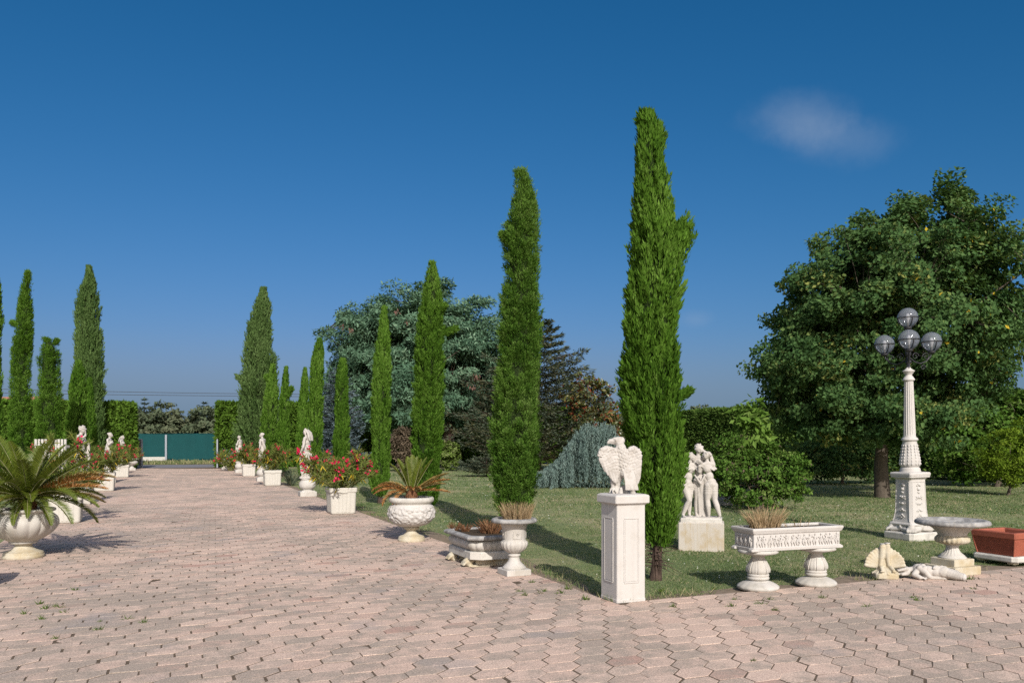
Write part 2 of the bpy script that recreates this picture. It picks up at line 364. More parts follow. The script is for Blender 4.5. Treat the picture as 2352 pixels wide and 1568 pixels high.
# ---------------------------------------------------------------- setting: ground, paving, road
P0 = np.array([1.06, 8.47])                               # the corner of the lawn by the pedestal
PL = np.array([-7.55, 11.6])                              # a point on the far edge of the drive
DEND = 53.6
def s_row(p): return (np.asarray(p) - P0) @ ROW           # >0: on the lawn side of the drive
def s_path(p): return (np.asarray(p) - P0) @ PATH         # >0: beyond the cross edge
PEND = s_path(np.array([-19., DEND]))
WID = -s_row(PL)
def sheet(name, pts, z, mat, kind='structure'):
    m = MB(); n = len(pts); m.add(np.c_[np.array(pts), np.full(n, z)], np.arange(n)[None]); return tag(m.build(name, mat), kind=kind)
def pr(a, b): return P0 + a * ROW + b * PATH              # a across, b along
def build_paving():
    sheet("ground", [(-900, -60), (900, -60), (900, 1500), (-900, 1500)], -.035, M['ground'])
    base = [pr(-WID, -14), pr(40, -14), pr(40, 0), pr(0, 0), pr(0, PEND), pr(-WID, PEND)]
    sheet("paving_bed", base, -.0032, M['joint'])
    e1 = np.array([.190, .0745]); e2 = np.array([.047, -.111]); e3 = np.array([-.070, -.136])
    hx = np.array([[0, 0], e1, e1 + e2, e1 + e2 + e3, e2 + e3, e3]); hx = hx - hx.mean(0)
    A, B = e1 + e2, e2 + e3
    Mi = np.linalg.inv(np.stack([A, B], 1))
    cor = np.array([pr(-WID - .3, -14), pr(30, -14), pr(30, 1), pr(-WID - .3, PEND + .3)]); q = (Mi @ (cor - P0).T).T
    i = np.arange(int(q[:, 0].min()) - 1, int(q[:, 0].max()) + 2); j = np.arange(int(q[:, 1].min()) - 1, int(q[:, 1].max()) + 2)
    I, J = np.meshgrid(i, j); cen = P0 + np.c_[I.ravel(), J.ravel()] @ np.stack([A, B])
    def clip(poly, side):
        out = []
        for k in range(len(poly)):
            a, b = poly[k - 1], poly[k]; fa, fb = side(a), side(b)
            if (fa >= 0) != (fb >= 0): out.append(a + (b - a) * fa / (fa - fb))
            if fb >= 0: out.append(b)
        return out
    a, b = s_row(cen), s_path(cen); r = .17
    ok = (a > -WID - r) & (b < PEND + r) & ((a < r) | (b < r)) & (cen[:, 1] > 2.2) & (a < 26)
    ok &= np.abs(cen[:, 0]) < 1.0 * cen[:, 1] + 6
    cen = cen[ok]; a, b = a[ok], b[ok]
    rng = np.random.default_rng(5); m = MB(); tones = []; tints = []
    big = {}
    for c, aa, bb in zip(cen, a, b):
        th = rng.normal(0, .012); sh = rng.normal(0, .0035, 2)
        far = c[1] > 22
        poly = rot2(hx * (.970 if not far else .980), th) + c + sh
        if not far: poly[[1, 2]] -= unit(e1) * .0022; poly[[4, 5]] += unit(e1) * .0022   # wider joints on the short ends
        poly = list(poly)
        if aa < -WID + r: poly = clip(poly, lambda p: s_row(p) + WID)
        if bb > PEND - r: poly = clip(poly, lambda p: PEND - s_path(p))
        if aa > -r and bb > -r:
            if aa > bb: poly = clip(poly, lambda p: -s_path(p))
            else: poly = clip(poly, lambda p: -s_row(p))
        n = len(poly)
        if n < 3: continue
        p = np.array(poly)[::-1]; cc = p.mean(0)
        tilt = rng.normal(0, .006, 2); dz = rng.normal(0, .0009)
        zt = lambda q: dz + (q - cc) @ tilt
        inn = cc + (p - cc) * (.972 if not far else .985)
        V = np.vstack([np.c_[p, np.full(n, -.013)], np.c_[p, zt(p) - .0016], np.c_[inn, zt(inn)]])
        k = np.arange(n); k2 = (k + 1) % n
        t1, t2 = rng.random(), rng.random()
        Fq = np.vstack([np.c_[k, k2, n + k2, n + k], np.c_[n + k, n + k2, 2 * n + k2, 2 * n + k]])
        big.setdefault(n, []).append((V, Fq, 2 * n + k, t1, t2))
    o = None; tone = []
    for n, L in big.items():
        for V, Fq, top, t1, t2 in L:
            m.V.append(V); m.F.append(Fq + m.n); m.F.append(top[None] + m.n); m.n += len(V)
            for cnt in (len(Fq), 1):
                m.T.append(np.full(cnt, t1)); m.M.append(np.zeros(cnt, int)); m.S.append(np.zeros(cnt, bool)); tone.append(np.full(cnt, t2))
    o = m.build("paving", M['paver']); at = o.data.attributes.new("tone", 'FLOAT', 'FACE'); at.data.foreach_set("value", np.concatenate(tone))
    tag(o, kind='structure')
    # worn soil along the edges of the lawn
    def strip(name, pts, inner, outer, seed):
        rng = np.random.default_rng(seed); t = np.linspace(0, 1, 160); L = np.linalg.norm(pts[1] - pts[0]); d = (pts[1] - pts[0]) / L; nrm = np.array([-d[1], d[0]])
        if (nrm @ (P0 + ROW + PATH - pts[0])) < 0: nrm = -nrm
        w = outer * (.45 + 1.1 * vnoise(t * L * 1.4, t * 0, seed) * (.6 + .8 * vnoise(t * L * .35, t * 0 + 3, seed)))
        a_ = pts[0] + t[:, None] * L * d; b_ = a_ + nrm * w[:, None]; m = MB()
        lo = np.stack([np.c_[a_, np.full(160, -.012)], np.c_[b_, np.full(160, -.030)]], 1)
        m.loft(lo, caps=(False, False), closed=False); tag(m.build(name, M['soilstrip']), kind='structure'); return lambda s: np.interp(s, t * L, w)
    w1 = strip("soil_strip", [pr(0, 0), pr(0, PEND)], 0, .34, 3); w2 = strip("soil_strip", [pr(0, 0), pr(24, 0)], 0, .42, 8)
    # the lane behind the gate and its dry verge
    sheet("road", [pr(-90, PEND + .02), pr(60, PEND + .02), pr(60, PEND + 8.3), pr(-90, PEND + 8.3)], -.02, M['asphalt'])
    sheet("verge", [pr(-90, PEND + 8.3), pr(60, PEND + 8.3), pr(60, PEND + 22), pr(-90, PEND + 22)], -.016, M['verge'])
    return w1, w2
W1, W2 = build_paving()
def scatter_grass():
    rng = np.random.default_rng(21)
    def zone(n, d0, d1, h, w, pw):
        d = (d0 ** pw + rng.random(n) * (d1 ** pw - d0 ** pw)) ** (1 / pw)
        u = -.60 + rng.random(n) * 1.34; p = np.c_[u * d, d]
        sa, sb = s_row(p), s_path(p)
        lawn = (sa > W1(sb) * (.5 + .9 * rng.random(n))) & (sb > W2(sa) * (.5 + .9 * rng.random(n)))
        left = (sa < -WID - .05)
        p = p[(lawn | left) & (sb < PEND - 2)]; n = len(p)
        k = .6 * vnoise(p[:, 0] * .33 + 9, p[:, 1] * .33, 1) + .4 * vnoise(p[:, 0] * 1.7, p[:, 1] * 1.7, 2)
        keep = rng.random(n) < np.clip(1.45 - k * 1.25, .12, 1); p = p[keep]; k = k[keep]; n = len(p)
        hh = h * (.5 + rng.random(n)) * (1.2 - .5 * k); th = rng.random(n) * 2 * pi; lean = rng.normal(0, .8, (n, 2))
        A = unit(np.c_[lean, np.ones(n)]); N = np.c_[np.cos(th), np.sin(th), np.zeros(n)]; B = unit(np.cross(N, A))
        P = np.c_[p, np.full(n, -.035)]; ww = (w * (.6 + .8 * rng.random(n)))[:, None]
        V = np.stack([P - B * ww / 2, P + B * ww / 2, P + A * hh[:, None]], 1).reshape(-1, 3)
        t = np.clip(rng.normal(.30, .16, n) + (k - .5) * .95, 0, 1); t = np.where(rng.random(n) < .10, rng.uniform(.75, 1, n), t)
        return V, t
    m = MB()
    for args in ((170000, 8, 16, .034, .008, 1.6), (120000, 16, 30, .045, .018, 1.6), (36000, 30, 52, .06, .045, 1.5)):
        V, t = zone(*args); m.add(V, np.arange(len(V)).reshape(-1, 3), 0, t)
    tag(m.build("grass", M['grass']), "short dry lawn grass beside the drive", "grass", kind='stuff')
    # longer ragged tufts where the mower does not reach: along both edges of the lawn
    m = MB(); n = 5200; along = rng.random(n) ** 1.5; e = rng.random(n) < .55; off = np.abs(rng.normal(0, .16, n)) + .06
    p = np.where(e[:, None], P0 + (along * 22)[:, None] * PATH + off[:, None] * ROW, P0 + (along * 10)[:, None] * ROW + off[:, None] * PATH)
    g = vnoise(p[:, 0] * 2.1, p[:, 1] * 2.1, 12); ok = (g > .42); p = p[ok]; n = len(p)
    A = unit(np.c_[rng.normal(0, .6, (n, 2)), np.ones(n)]); th = rng.random(n) * pi
    m.leaves(np.c_[p, np.full(n, -.035)], A, np.c_[np.cos(th), np.sin(th), np.zeros(n)], rng.uniform(.04, .13, n), .007, 0, rng.uniform(.1, 1, n))
    tag(m.build("edge_grass", M['grass']), "longer ragged grass along the edge of the paving", "grass", kind='stuff')
    m = MB(); n = 1300; d = 9 + 24 * rng.random(n) ** .8; u = -.1 + rng.random(n) * .75; p = np.c_[u * d, d]
    g = vnoise(p[:, 0] * .5, p[:, 1] * .5, 7); ok = (s_row(p) > .5) & (s_path(p) > .6) & (g > .48); p = p[ok]; n = len(p)
    sz = rng.uniform(.005, .010, n) * (1 + p[:, 1] / 40)
    for k in range(2):
        th = rng.random(n) * pi + k * pi / 2; ax = np.c_[np.cos(th), np.sin(th), .3 * np.ones(n)]
        m.leaves(np.c_[p, rng.uniform(.0, .03, n)] - ax * sz[:, None], ax, np.c_[rng.normal(0, .3, (n, 2)), np.ones(n)], sz * 2, sz * 2, 0, rng.random(n))
    tag(m.build("clover_flowers", M['clover']), "tiny white clover flowers dotted over the lawn", "flowers", kind='stuff')
    m = MB(); n = 9000; q = np.array([pr(a, b) for a, b in zip(rng.uniform(-22, 22, n), PEND + 8.2 + rng.uniform(0, 6, n))])
    A = unit(np.c_[rng.normal(0, .4, (n, 2)), np.ones(n)]); th = rng.random(n) * pi
    m.leaves(np.c_[q, np.full(n, -.02)], A, np.c_[np.cos(th), np.sin(th), np.zeros(n)], rng.uniform(.12, .4, n), .06, 0, rng.uniform(.25, 1, n))
    tag(m.build("verge_grass", M['grass']), "ragged dry grass below the green fence", "grass", kind='stuff')
scatter_grass()
WEEDS = [(1195, 1358), (1250, 1357), (1205, 1366), (1222, 1337), (1240, 1361), (1288, 1362), (1303, 1352), (1345, 1376), (1350, 1332), (1518, 1357), (1545, 1393),
         (1688, 1376), (1745, 1386), (1768, 1376), (1778, 1400), (1888, 1372), (1990, 1392), (2095, 1372), (2105, 1378), (2230, 1330), (2240, 1352), (1680, 1392),
         (1730, 1516), (174, 1354), (140, 1394), (90, 1386), (130, 1392), (105, 1397), (150, 1405), (56, 1409), (95, 1421), (230, 1427), (295, 1420), (128, 1466), (332, 1428), (225, 1445), (2260, 1300), (1640, 1352)]
def weeds():
    rng = np.random.default_rng(77); protos = []
    for k in range(4):
        m = MB(); n = 16 + 6 * k
        th = rng.random(n) * 2 * pi; el = rng.uniform(.15, 1.2, n); A = np.c_[np.cos(th) * np.cos(el), np.sin(th) * np.cos(el), np.sin(el)]
        P = np.c_[rng.normal(0, .014, (n, 2)), np.full(n, -.012)]; L = rng.uniform(.035, .085, n)
        m.leaves(P, A, np.c_[-np.sin(th), np.cos(th), rng.normal(0, .5, n)] + np.array([0, 0, .6]), L, .007, 0, rng.random(n)); protos.append(m)
    names = ["flat green weed tuft growing between the pavers", "small green weed sprouting in a paving joint"]
    lab = {0: "weed tuft in the paving just below the urn with straw", 12: "weed on the pavers in front of the paired stone legs, second from the pedestal", 22: "lone small weed in the clean paving nearest the camera"}
    for i, (u, v) in enumerate(WEEDS):
        g = gp(u, v); o = protos[i % 4].build("weed_tuft", M['weed'], loc=(g[0], g[1], 0), rotz=rng.random() * 6)
        s = rng.uniform(.6, 1.15) * (1.0 if v < 1420 else .8); o.scale = (s, s, s)
        side = "on the open drive" if u < 600 else ("in the paving in front of the urn with straw" if u < 1380 else ("in the paving near the trough on two legs" if u < 1950 else "in the paving near the broken torso"))
        tag(o, "small green weed tuft growing " + side, "weed", "weeds in the paving joints " + side)
weeds()
# ---------------------------------------------------------------- trees and plants
def cypress(u, vb, rows, n, label, seed, mat='cyp', group="cypresses lining the drive", d=None, sp=1., bumps=(), trunk=.16, puff=0., tl=(.22, .5)):
    """rows: (v, left u, right u) outline in survey pixels, top first"""
    rng = np.random.default_rng(seed)
    d = d or F_PX * EYE / (vb - VH); c = at_depth(u, d); k = d / F_PX
    rows = np.array(rows, float)[::-1]; z = EYE + (VH - rows[:, 0]) * k; cx = ((rows[:, 1] + rows[:, 2]) / 2 - u) * k; hw = np.maximum((rows[:, 2] - rows[:, 1]) / 2 * k * .93 - .028 * sp ** .6, .02)
    tl = (tl[0] * (1 - .4 * puff), tl[1] * (1 - .4 * puff))
    if z[0] > trunk + .05: z = np.r_[trunk, z]; cx = np.r_[cx[0], cx]; hw = np.r_[hw[0] * .72, hw]
    H = z[-1]; wob = lambda q: 1 + .20 * (vnoise(q * 2.3 / sp ** .5, q * 0 + seed, 3) - .5) + .14 * (vnoise(q * 5.5 / sp ** .5, q * 0 + seed, 4) - .5)
    env = lambda q: np.interp(q, z, hw) * wob(q); ctr = lambda q: np.interp(q, z, cx) + .14 * hw.max() * (vnoise(q * 1.9 / sp ** .5, q * 0 + seed, 6) - .5)
    t = thing("cypress_tree", label, "cypress", (c[0], c[1], 0), 0, group)
    m = MB()
    zz = np.linspace(z[0] + .03, H * .97, 34); th = np.linspace(0, 2 * pi, 18, endpoint=False)
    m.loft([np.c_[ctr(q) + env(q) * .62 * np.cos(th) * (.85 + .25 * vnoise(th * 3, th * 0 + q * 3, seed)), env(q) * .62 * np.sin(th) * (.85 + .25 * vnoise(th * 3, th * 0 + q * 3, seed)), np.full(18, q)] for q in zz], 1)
    # flame shaped tufts that overlap upward
    zs = np.linspace(z[0], H, 400); wts = env(zs) + .03; cdf = np.cumsum(wts); cdf = cdf / cdf[-1]
    area = np.trapz(env(zs), zs) * 2 * pi; nt_ = int(np.clip(area * 105 / sp ** 1.2, 200, 1800))
    z0 = np.interp(rng.random(nt_), cdf, zs) - .12; th0 = rng.random(nt_) * 2 * pi; ln = rng.uniform(*tl, nt_) * min(1.4, sp ** .5); z1 = np.minimum(z0 + ln, H - .035 * sp)
    lob = .80 + .30 * vnoise(th0 * 2.2, z0 * 1.1, seed) + .12 * vnoise(th0 * 4, z0 * 3.1, seed + 5)
    r0 = env(np.maximum(z0, z[0])) * .60; r1 = env(z1) * rng.uniform(.80, 1.06, nt_) * lob
    B = np.c_[ctr(z0) + r0 * np.cos(th0), r0 * np.sin(th0), np.maximum(z0, z[0] - .02)]; T = np.c_[ctr(z1) + r1 * np.cos(th0), r1 * np.sin(th0), z1]
    for (bu, bv, bl) in bumps:                             # stray leaders sticking out of the outline
        bz = EYE + (VH - bv) * k; bx = (bu - u) * k
        q = 26; zz_ = rng.uniform(-.5, .1, q) * bl
        T = np.vstack([T, np.c_[bx + rng.normal(0, .12 * bl, q), rng.normal(0, .10 * bl, q), bz + zz_ * .8]])
        B = np.vstack([B, np.c_[ctr(bz - bl) + (bx - ctr(bz)) * .55 + rng.normal(0, .10 * bl, q), rng.normal(0, .12 * bl, q), bz - bl * rng.uniform(.5, 1.1, q)]])
    gap = vnoise(th0 * 1.9 + 7, z0 * 1.5, seed + 9); gap = np.r_[gap, np.ones(len(B) - len(gap))]; kp = gap > .12; B, T = B[kp], T[kp]
    nt_ = len(B); tt = rng.normal(.5, .18, nt_) + .5 * (vnoise(B[:, 2] * .9, B[:, 0] * 2 + B[:, 1], seed) - .5); rt = rng.uniform(.042, .078, nt_) * sp ** .5
    i = rng.integers(0, nt_, n); s = rng.beta(1.6, 1.1, n); rr = rt[i] * (1.1 - .75 * s); a = rng.random(n) * 2 * pi
    rr = rr * (1 + .45 * puff); off = np.c_[np.cos(a), np.sin(a), rng.normal(0, .35 + .3 * puff, n)]; ax = T - B
    P = B[i] + ax[i] * s[:, None] + off * (rr * np.sqrt(rng.random(n)))[:, None]
    D = unit(unit(ax[i]) + off * (.42 + .6 * puff) + np.array([0, 0, .45]) + rng.normal(0, .22, (n, 3)))
    N = unit(off + rng.normal(0, .4, (n, 3))); L = rng.uniform(.035, .085, n) * sp * (1 - .28 * puff)
    m.leaves(P, D, N, L, L * rng.uniform(.20, .34, n), 0, np.clip(tt[i] + rng.normal(0, .14, n) + (s - .5) * .22, 0, 1))
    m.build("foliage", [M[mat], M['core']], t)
    tr = MB(); tr.tube([(cx[0] * .3, 0, -.05), (cx[0] * .5, 0, .12), (cx[0] * .8, .01, z[0] + .3), (ctr(H * .6), 0, H * .6)], [.085 * sp ** .3, .062, .055, .02], 10)
    if trunk > .3 and vb > 1200:
        for q in range(46):
            a = rng.random() * 2 * pi; zq = rng.uniform(.10, z[0] + .05); e = rng.uniform(.12, .42)
            tr.tube([(0, 0, zq), (e * .5 * cos(a), e * .5 * sin(a), zq + .02), (e * cos(a), e * sin(a), zq + rng.uniform(-.10, .03))], [.007, .005, .002], 5)
    tr.build("trunk", M['bark'], t)
    return t
def edge_v(u, off=1.35, base=0.):                          # depth of the tree row that follows the drive
    k = (u - UC) / F_PX; return (1.06 + off / .92 + .4245 * 8.47 + base) / (k + .4245)
cypress(1500, 1325, [(258, 1466, 1496), (280, 1460, 1520), (310, 1459, 1524), (345, 1456, 1521), (400, 1450, 1538), (470, 1446, 1548), (510, 1440, 1558), (530, 1438, 1576), (570, 1437, 1586), (640, 1433, 1582), (720, 1429, 1571),
    (800, 1424, 1561), (880, 1421, 1568), (960, 1421, 1578), (1040, 1423, 1582), (1110, 1430, 1580), (1180, 1450, 1570), (1240, 1465, 1558), (1256, 1484, 1548)], 110000,
    "tallest cypress, beside the eagle pedestal, with a bare trunk foot", 1, bumps=((1572, 500, .62), (1568, 520, .5), (1580, 895, .16), (1510, 292, .34), (1478, 258, .3)), trunk=.36)
cypress(1185, 1236, [(390, 1184, 1214), (420, 1177, 1231), (470, 1172, 1236), (530, 1154, 1246), (580, 1152, 1250), (640, 1160, 1244), (700, 1146, 1250), (800, 1138, 1246), (900, 1131, 1245), (1000, 1124, 1243), (1090, 1128, 1239),
    (1150, 1132, 1232), (1184, 1142, 1222)], 150000, "second tallest cypress with a lumpy outline, behind the urn with straw", 2, mat='cyp2', puff=1., bumps=((1152, 535, .2), (1160, 690, .25)))
cypress(986, 1181, [(600, 985, 997), (640, 976, 1010), (700, 962, 1024), (800, 951, 1021), (900, 947, 1020), (1000, 945, 1019), (1100, 946, 1018), (1150, 950, 1012)], 76000,
    "slim bright cypress standing behind the rough urn with a half dead cycad", 3, puff=.3, bumps=((1020, 700, .18), (1046, 752, .2)), sp=1.15)
cypress(874, 1152, [(704, 878, 886), (740, 871, 893), (790, 863, 899), (870, 855, 901), (960, 849, 900), (1060, 848, 897), (1130, 850, 894)], 56000,
    "narrow pointed cypress rising behind the nearest oleander pot", 4, d=22.6, sp=1.25)
cypress(784, 1127, [(824, 780, 792), (850, 771, 799), (900, 767, 803), (970, 765, 805), (1040, 763, 803), (1105, 766, 800)], 30000, "short cypress in front of the blue spruce", 5, d=27.8, sp=1.5)
cypress(725, 1111, [(778, 728, 742), (810, 718, 745), (870, 709, 745), (950, 704, 744), (1030, 703, 742), (1090, 706, 738)], 30000, "cypress directly behind the nearest goddess statue of the far row", 6, d=32.2, sp=1.6)
cypress(694, 1102, [(844, 698, 704), (880, 690, 709), (950, 681, 709), (1040, 678, 709), (1085, 681, 706)], 20000, "half hidden cypress tucked against the one behind the statue", 7, d=35.6, sp=1.75)
cypress(652, 1091, [(842, 653, 660), (870, 646, 664), (940, 640, 667), (1030, 636, 668), (1075, 640, 664)], 20000, "thin cypress with one twig sticking out, behind the second oleander pot", 8, d=40.6, sp=1.95, bumps=((668, 890, .5),))
cypress(619, 1082, [(836, 624, 632), (870, 612, 640), (910, 604, 642), (980, 599, 640), (1040, 597, 638), (1070, 600, 634)], 20000, "double stemmed thin cypress in front of the broad dark cypress", 9, d=45.6, sp=2.1, bumps=((612, 862, .5),))
cypress(593, 1077, [(660, 600, 612), (690, 586, 622), (740, 568, 628), (800, 556, 633), (860, 548, 640), (920, 542, 645), (980, 540, 646), (1050, 546, 640)], 60000,
    "broad dark conical cypress right of the gate opening", 10, mat='cypdark', d=51, sp=2.5, bumps=((545, 862, .7),), trunk=.5, group="broad dark cypresses by the gate", tl=(.4, .9))
cypress(48, 1192, [(620, 60, 69), (660, 49, 73), (720, 38, 76), (800, 26, 76), (900, 21, 75), (1000, 17, 76), (1100, 20, 72), (1165, 26, 68)], 60000, "tall cypress on the side of the large cycad, above its fronds", 12, puff=.8, d=27, sp=1.5, bumps=((28, 740, .12),))
cypress(112, 1157, [(776, 102, 112), (800, 92, 136), (850, 85, 141), (920, 80, 144), (1010, 79, 146), (1100, 82, 142), (1140, 88, 136)], 40000, "twin tipped cypress left of the first oleander", 13, puff=.8, d=33.8, sp=1.65, bumps=((130, 778, .3), (104, 776, .3)))
cypress(-25, 1240, [(560, -28, -18), (640, -48, 2), (700, -52, 8), (780, -55, 5), (860, -56, 9), (960, -58, 4), (1100, -58, 4), (1220, -50, -2)], 30000, "cypress cut by the picture edge, only one flank showing", 14, d=19, sp=1.25)
cypress(180, 1122, [(828, 176, 186), (860, 162, 197), (920, 152, 202), (1000, 148, 206), (1090, 152, 202)], 26000, "bushy bright cypress in front of the broad conical one", 15, d=38, sp=1.8)
cypress(207, 1107, [(868, 202, 210), (900, 196, 216), (960, 192, 220), (1040, 190, 222), (1090, 194, 218)], 16000, "smallest young cypress before the broad conical one", 16, d=42, sp=2.0)
cypress(205, 1079, [(610, 200, 210), (640, 190, 218), (680, 174, 226), (740, 171, 235), (820, 167, 239), (900, 165, 241), (980, 165, 242), (1050, 170, 238)], 56000,
    "broad dark conical cypress left of the gate opening", 17, mat='cypdark', d=48, sp=2.3, trunk=.5, group="broad dark cypresses by the gate", tl=(.4, .9))

def leafy(name, label, cat, base, blobs, clumps, per, leaf, rc, mat, trunk_r, seed, group=None, up=.6, mats2=(), flat=.6, crown_z=.3, bark='bark_grey', aspect=.75, limbs=10, droop=0, twigs=.6, bias=.33, stray=.05):
    rng = np.random.default_rng(seed); t = thing(name, label, cat, (base[0], base[1], 0), 0, group)
    bl = np.array(blobs, float); vol = np.prod(bl[:, 3:], 1) ** .75; ch = rng.choice(len(bl), clumps, p=vol / vol.sum())
    dr = unit(rng.normal(0, 1, (clumps, 3))); rad = rng.random(clumps) ** bias
    rad = np.where(rng.random(clumps) < stray, rng.uniform(1.0, 1.17, clumps), rad)
    cc = bl[ch, :3] + dr * bl[ch, 3:] * rad[:, None]; ok = cc[:, 2] > .15; cc, ch, dr = cc[ok], ch[ok], dr[ok]; n = len(cc)
    top = cc[:, 2].max(); cen = bl[:, :3].mean(0)
    m = MB(); size = rng.uniform(.65, 1.35, n) * rc; tone = rng.normal(.42, .15, n)
    N_ = n * per; i = np.repeat(np.arange(n), per); g = rng.normal(0, 1, (N_, 3)); g = g / np.maximum(1, np.linalg.norm(g, axis=1, keepdims=True) / 1.5)
    P = cc[i] + g * size[i][:, None] * np.array([.62, .62, .62 * flat])
    out = unit(cc - cen)[i]; Nn = unit(out * .8 + np.array([0, 0, up * .55]) + rng.normal(0, .55, (N_, 3))); A = unit(np.cross(Nn, rng.normal(0, 1, (N_, 3))) + np.array([0, 0, -droop]) + out * .25)
    L = leaf * rng.uniform(.65, 1.3, N_); tt = np.clip(tone[i] + rng.normal(0, .16, N_), 0, .82)
    mi = np.zeros(N_, int)
    q = rng.random(N_)
    for k, fr in enumerate(mats2): mi[q < fr[1]] = k + 1; q = np.where(q < fr[1], 9, q - fr[1])
    bright = rng.random(n) < .12; tt = np.where(bright[i] & (rng.random(N_) < .35), 1., tt)
    for k in range(1 + len(mats2)):
        s = mi == k
        if s.any(): m.leaves(P[s], A[s], Nn[s], L[s], L[s] * aspect, k, tt[s], .12)
    m.build("crown" if cat == "tree" else "foliage", [M[mat]] + [M[a] for a, _ in mats2], t)
    if trunk_r:
        b = MB(); zt = crown_z; T = [np.array([0, 0, -.05]), np.array([0, 0, zt * .5]) + rng.normal(0, .04, 3) * [1, 1, 0], np.array([rng.normal(0, .06), rng.normal(0, .06), zt]), np.array([cen[0] * .5, cen[1] * .5, zt + (top - zt) * .35]), np.array([cen[0] * .8, cen[1] * .8, zt + (top - zt) * .75])]
        b.tube(T, [trunk_r * 1.25, trunk_r, trunk_r * .85, trunk_r * .5, trunk_r * .12], 10)
        sk = []
        for q in rng.choice(n, min(limbs, n), replace=False):
            e = cc[q]; s0 = T[2] + (T[3] - T[2]) * rng.random() * .9; mid = (s0 + e) / 2 + np.array([0, 0, -.04 * np.linalg.norm(e - s0)]) + rng.normal(0, .12, 3) * rc
            pts = np.array([s0, s0 * .55 + mid * .45 + rng.normal(0, .06, 3), mid, (mid + e) / 2 + rng.normal(0, .08, 3), e]); b.tube(pts, np.array([.42, .34, .26, .16, .06]) * trunk_r, 6, caps=(False, False)); sk.append(pts[1:])
        sk = np.vstack(sk) if sk else np.array(T)
        for q in range(n):
            if rng.random() < twigs:
                e = cc[q]; w = sk[np.argmin(np.linalg.norm(sk - e, axis=1) + np.maximum(0, sk[:, 2] - e[2]) * .6)]
                b.tube([w, (w + e) / 2 + rng.normal(0, .06, 3) * rc, e], [trunk_r * .09, trunk_r * .06, trunk_r * .025], 4, caps=(False, False))
        b.build("trunk", M[bark], t)
    return t
# the large maple behind the lamp
leafy("maple_tree", "big round dark green maple with yellowing leaves behind the lamp post", "tree", (11.15, 24.9),
      [(.45, 0, 5.6, 3.1, 3.2, 2.7), (-.55, 0, 7.3, 1.15, 1.5, 1.15), (2.0, .2, 7.8, 1.45, 1.6, 1.4), (2.25, .1, 9.15, .5, .5, .5), (3.0, 0, 6.5, 1.3, 1.8, 1.7), (-2.0, 0, 5.4, 1.25, 1.8, 1.3), (-2.6, 0, 4.0, 1.2, 1.8, 1.1), (-2.4, 0, 2.7, 1.1, 1.5, .8),
       (-.2, -.8, 2.3, 2.4, 2.2, .8), (-1.4, -.6, 3.2, 1.8, 1.8, 1.0), (2.4, 0, 3.9, 1.4, 1.8, 1.2), (.4, 0, 8.3, .8, 1, .7), (3.6, 0, 5.3, .9, 1.2, .9)],
      1120, 150, .122, .40, 'maple', .19, 31, crown_z=2.0, limbs=26, twigs=.8, flat=.6, up=.8, mats2=(('olyellow', .003),), bias=.50, stray=.13)
# feathery blue green tree in the middle distance
leafy("feathery_tree", "wide blue green feathery tree with pink seed pods behind the thin cypresses", "tree", (-4.05, 53),
      [(-2.5, 0, 6.3, 5.3, 4, 3.5), (-2.6, 0, 9.0, 3.6, 3, 2.4), (1.2, 0, 7.2, 3.0, 3.2, 3.3), (-5.2, 0, 8.2, 2.6, 2.5, 2.0), (-3.2, -.5, 3.9, 4.2, 3.4, 1.7), (2.2, 0, 4.5, 2.2, 2.6, 2.2), (-5.6, 0, 5.1, 2.2, 2.2, 2.2), (-1.2, 0, 10.6, 1.3, 1.2, 1.3)],
      760, 210, .27, .80, 'albizia', .42, 32, crown_z=2.3, limbs=20, flat=.5, up=.9, aspect=.34, droop=.1, bark='bark', bias=.42, stray=.12)
def pods():
    o = [x for x in bpy.data.objects if x.name.startswith("feathery_tree")][0]; rng = np.random.default_rng(3)
    for (u, v) in ((788, 748), (803, 755), (910, 714), (935, 738), (1085, 888), (1095, 862)):
        m = MB(); d = 49.3; p = np.array([(u - UC) * d / F_PX + 4.05, d - 53, zpix(v, d)]); n = 16
        A = unit(np.c_[rng.normal(0, .35, (n, 2)), -np.ones(n)]); m.leaves(p + rng.normal(0, .09, (n, 3)), A, rng.normal(0, 1, (n, 3)), rng.uniform(.15, .3, n), .05, 0, rng.random(n)); m.build("seed_pods", M['pod'], o)
pods()
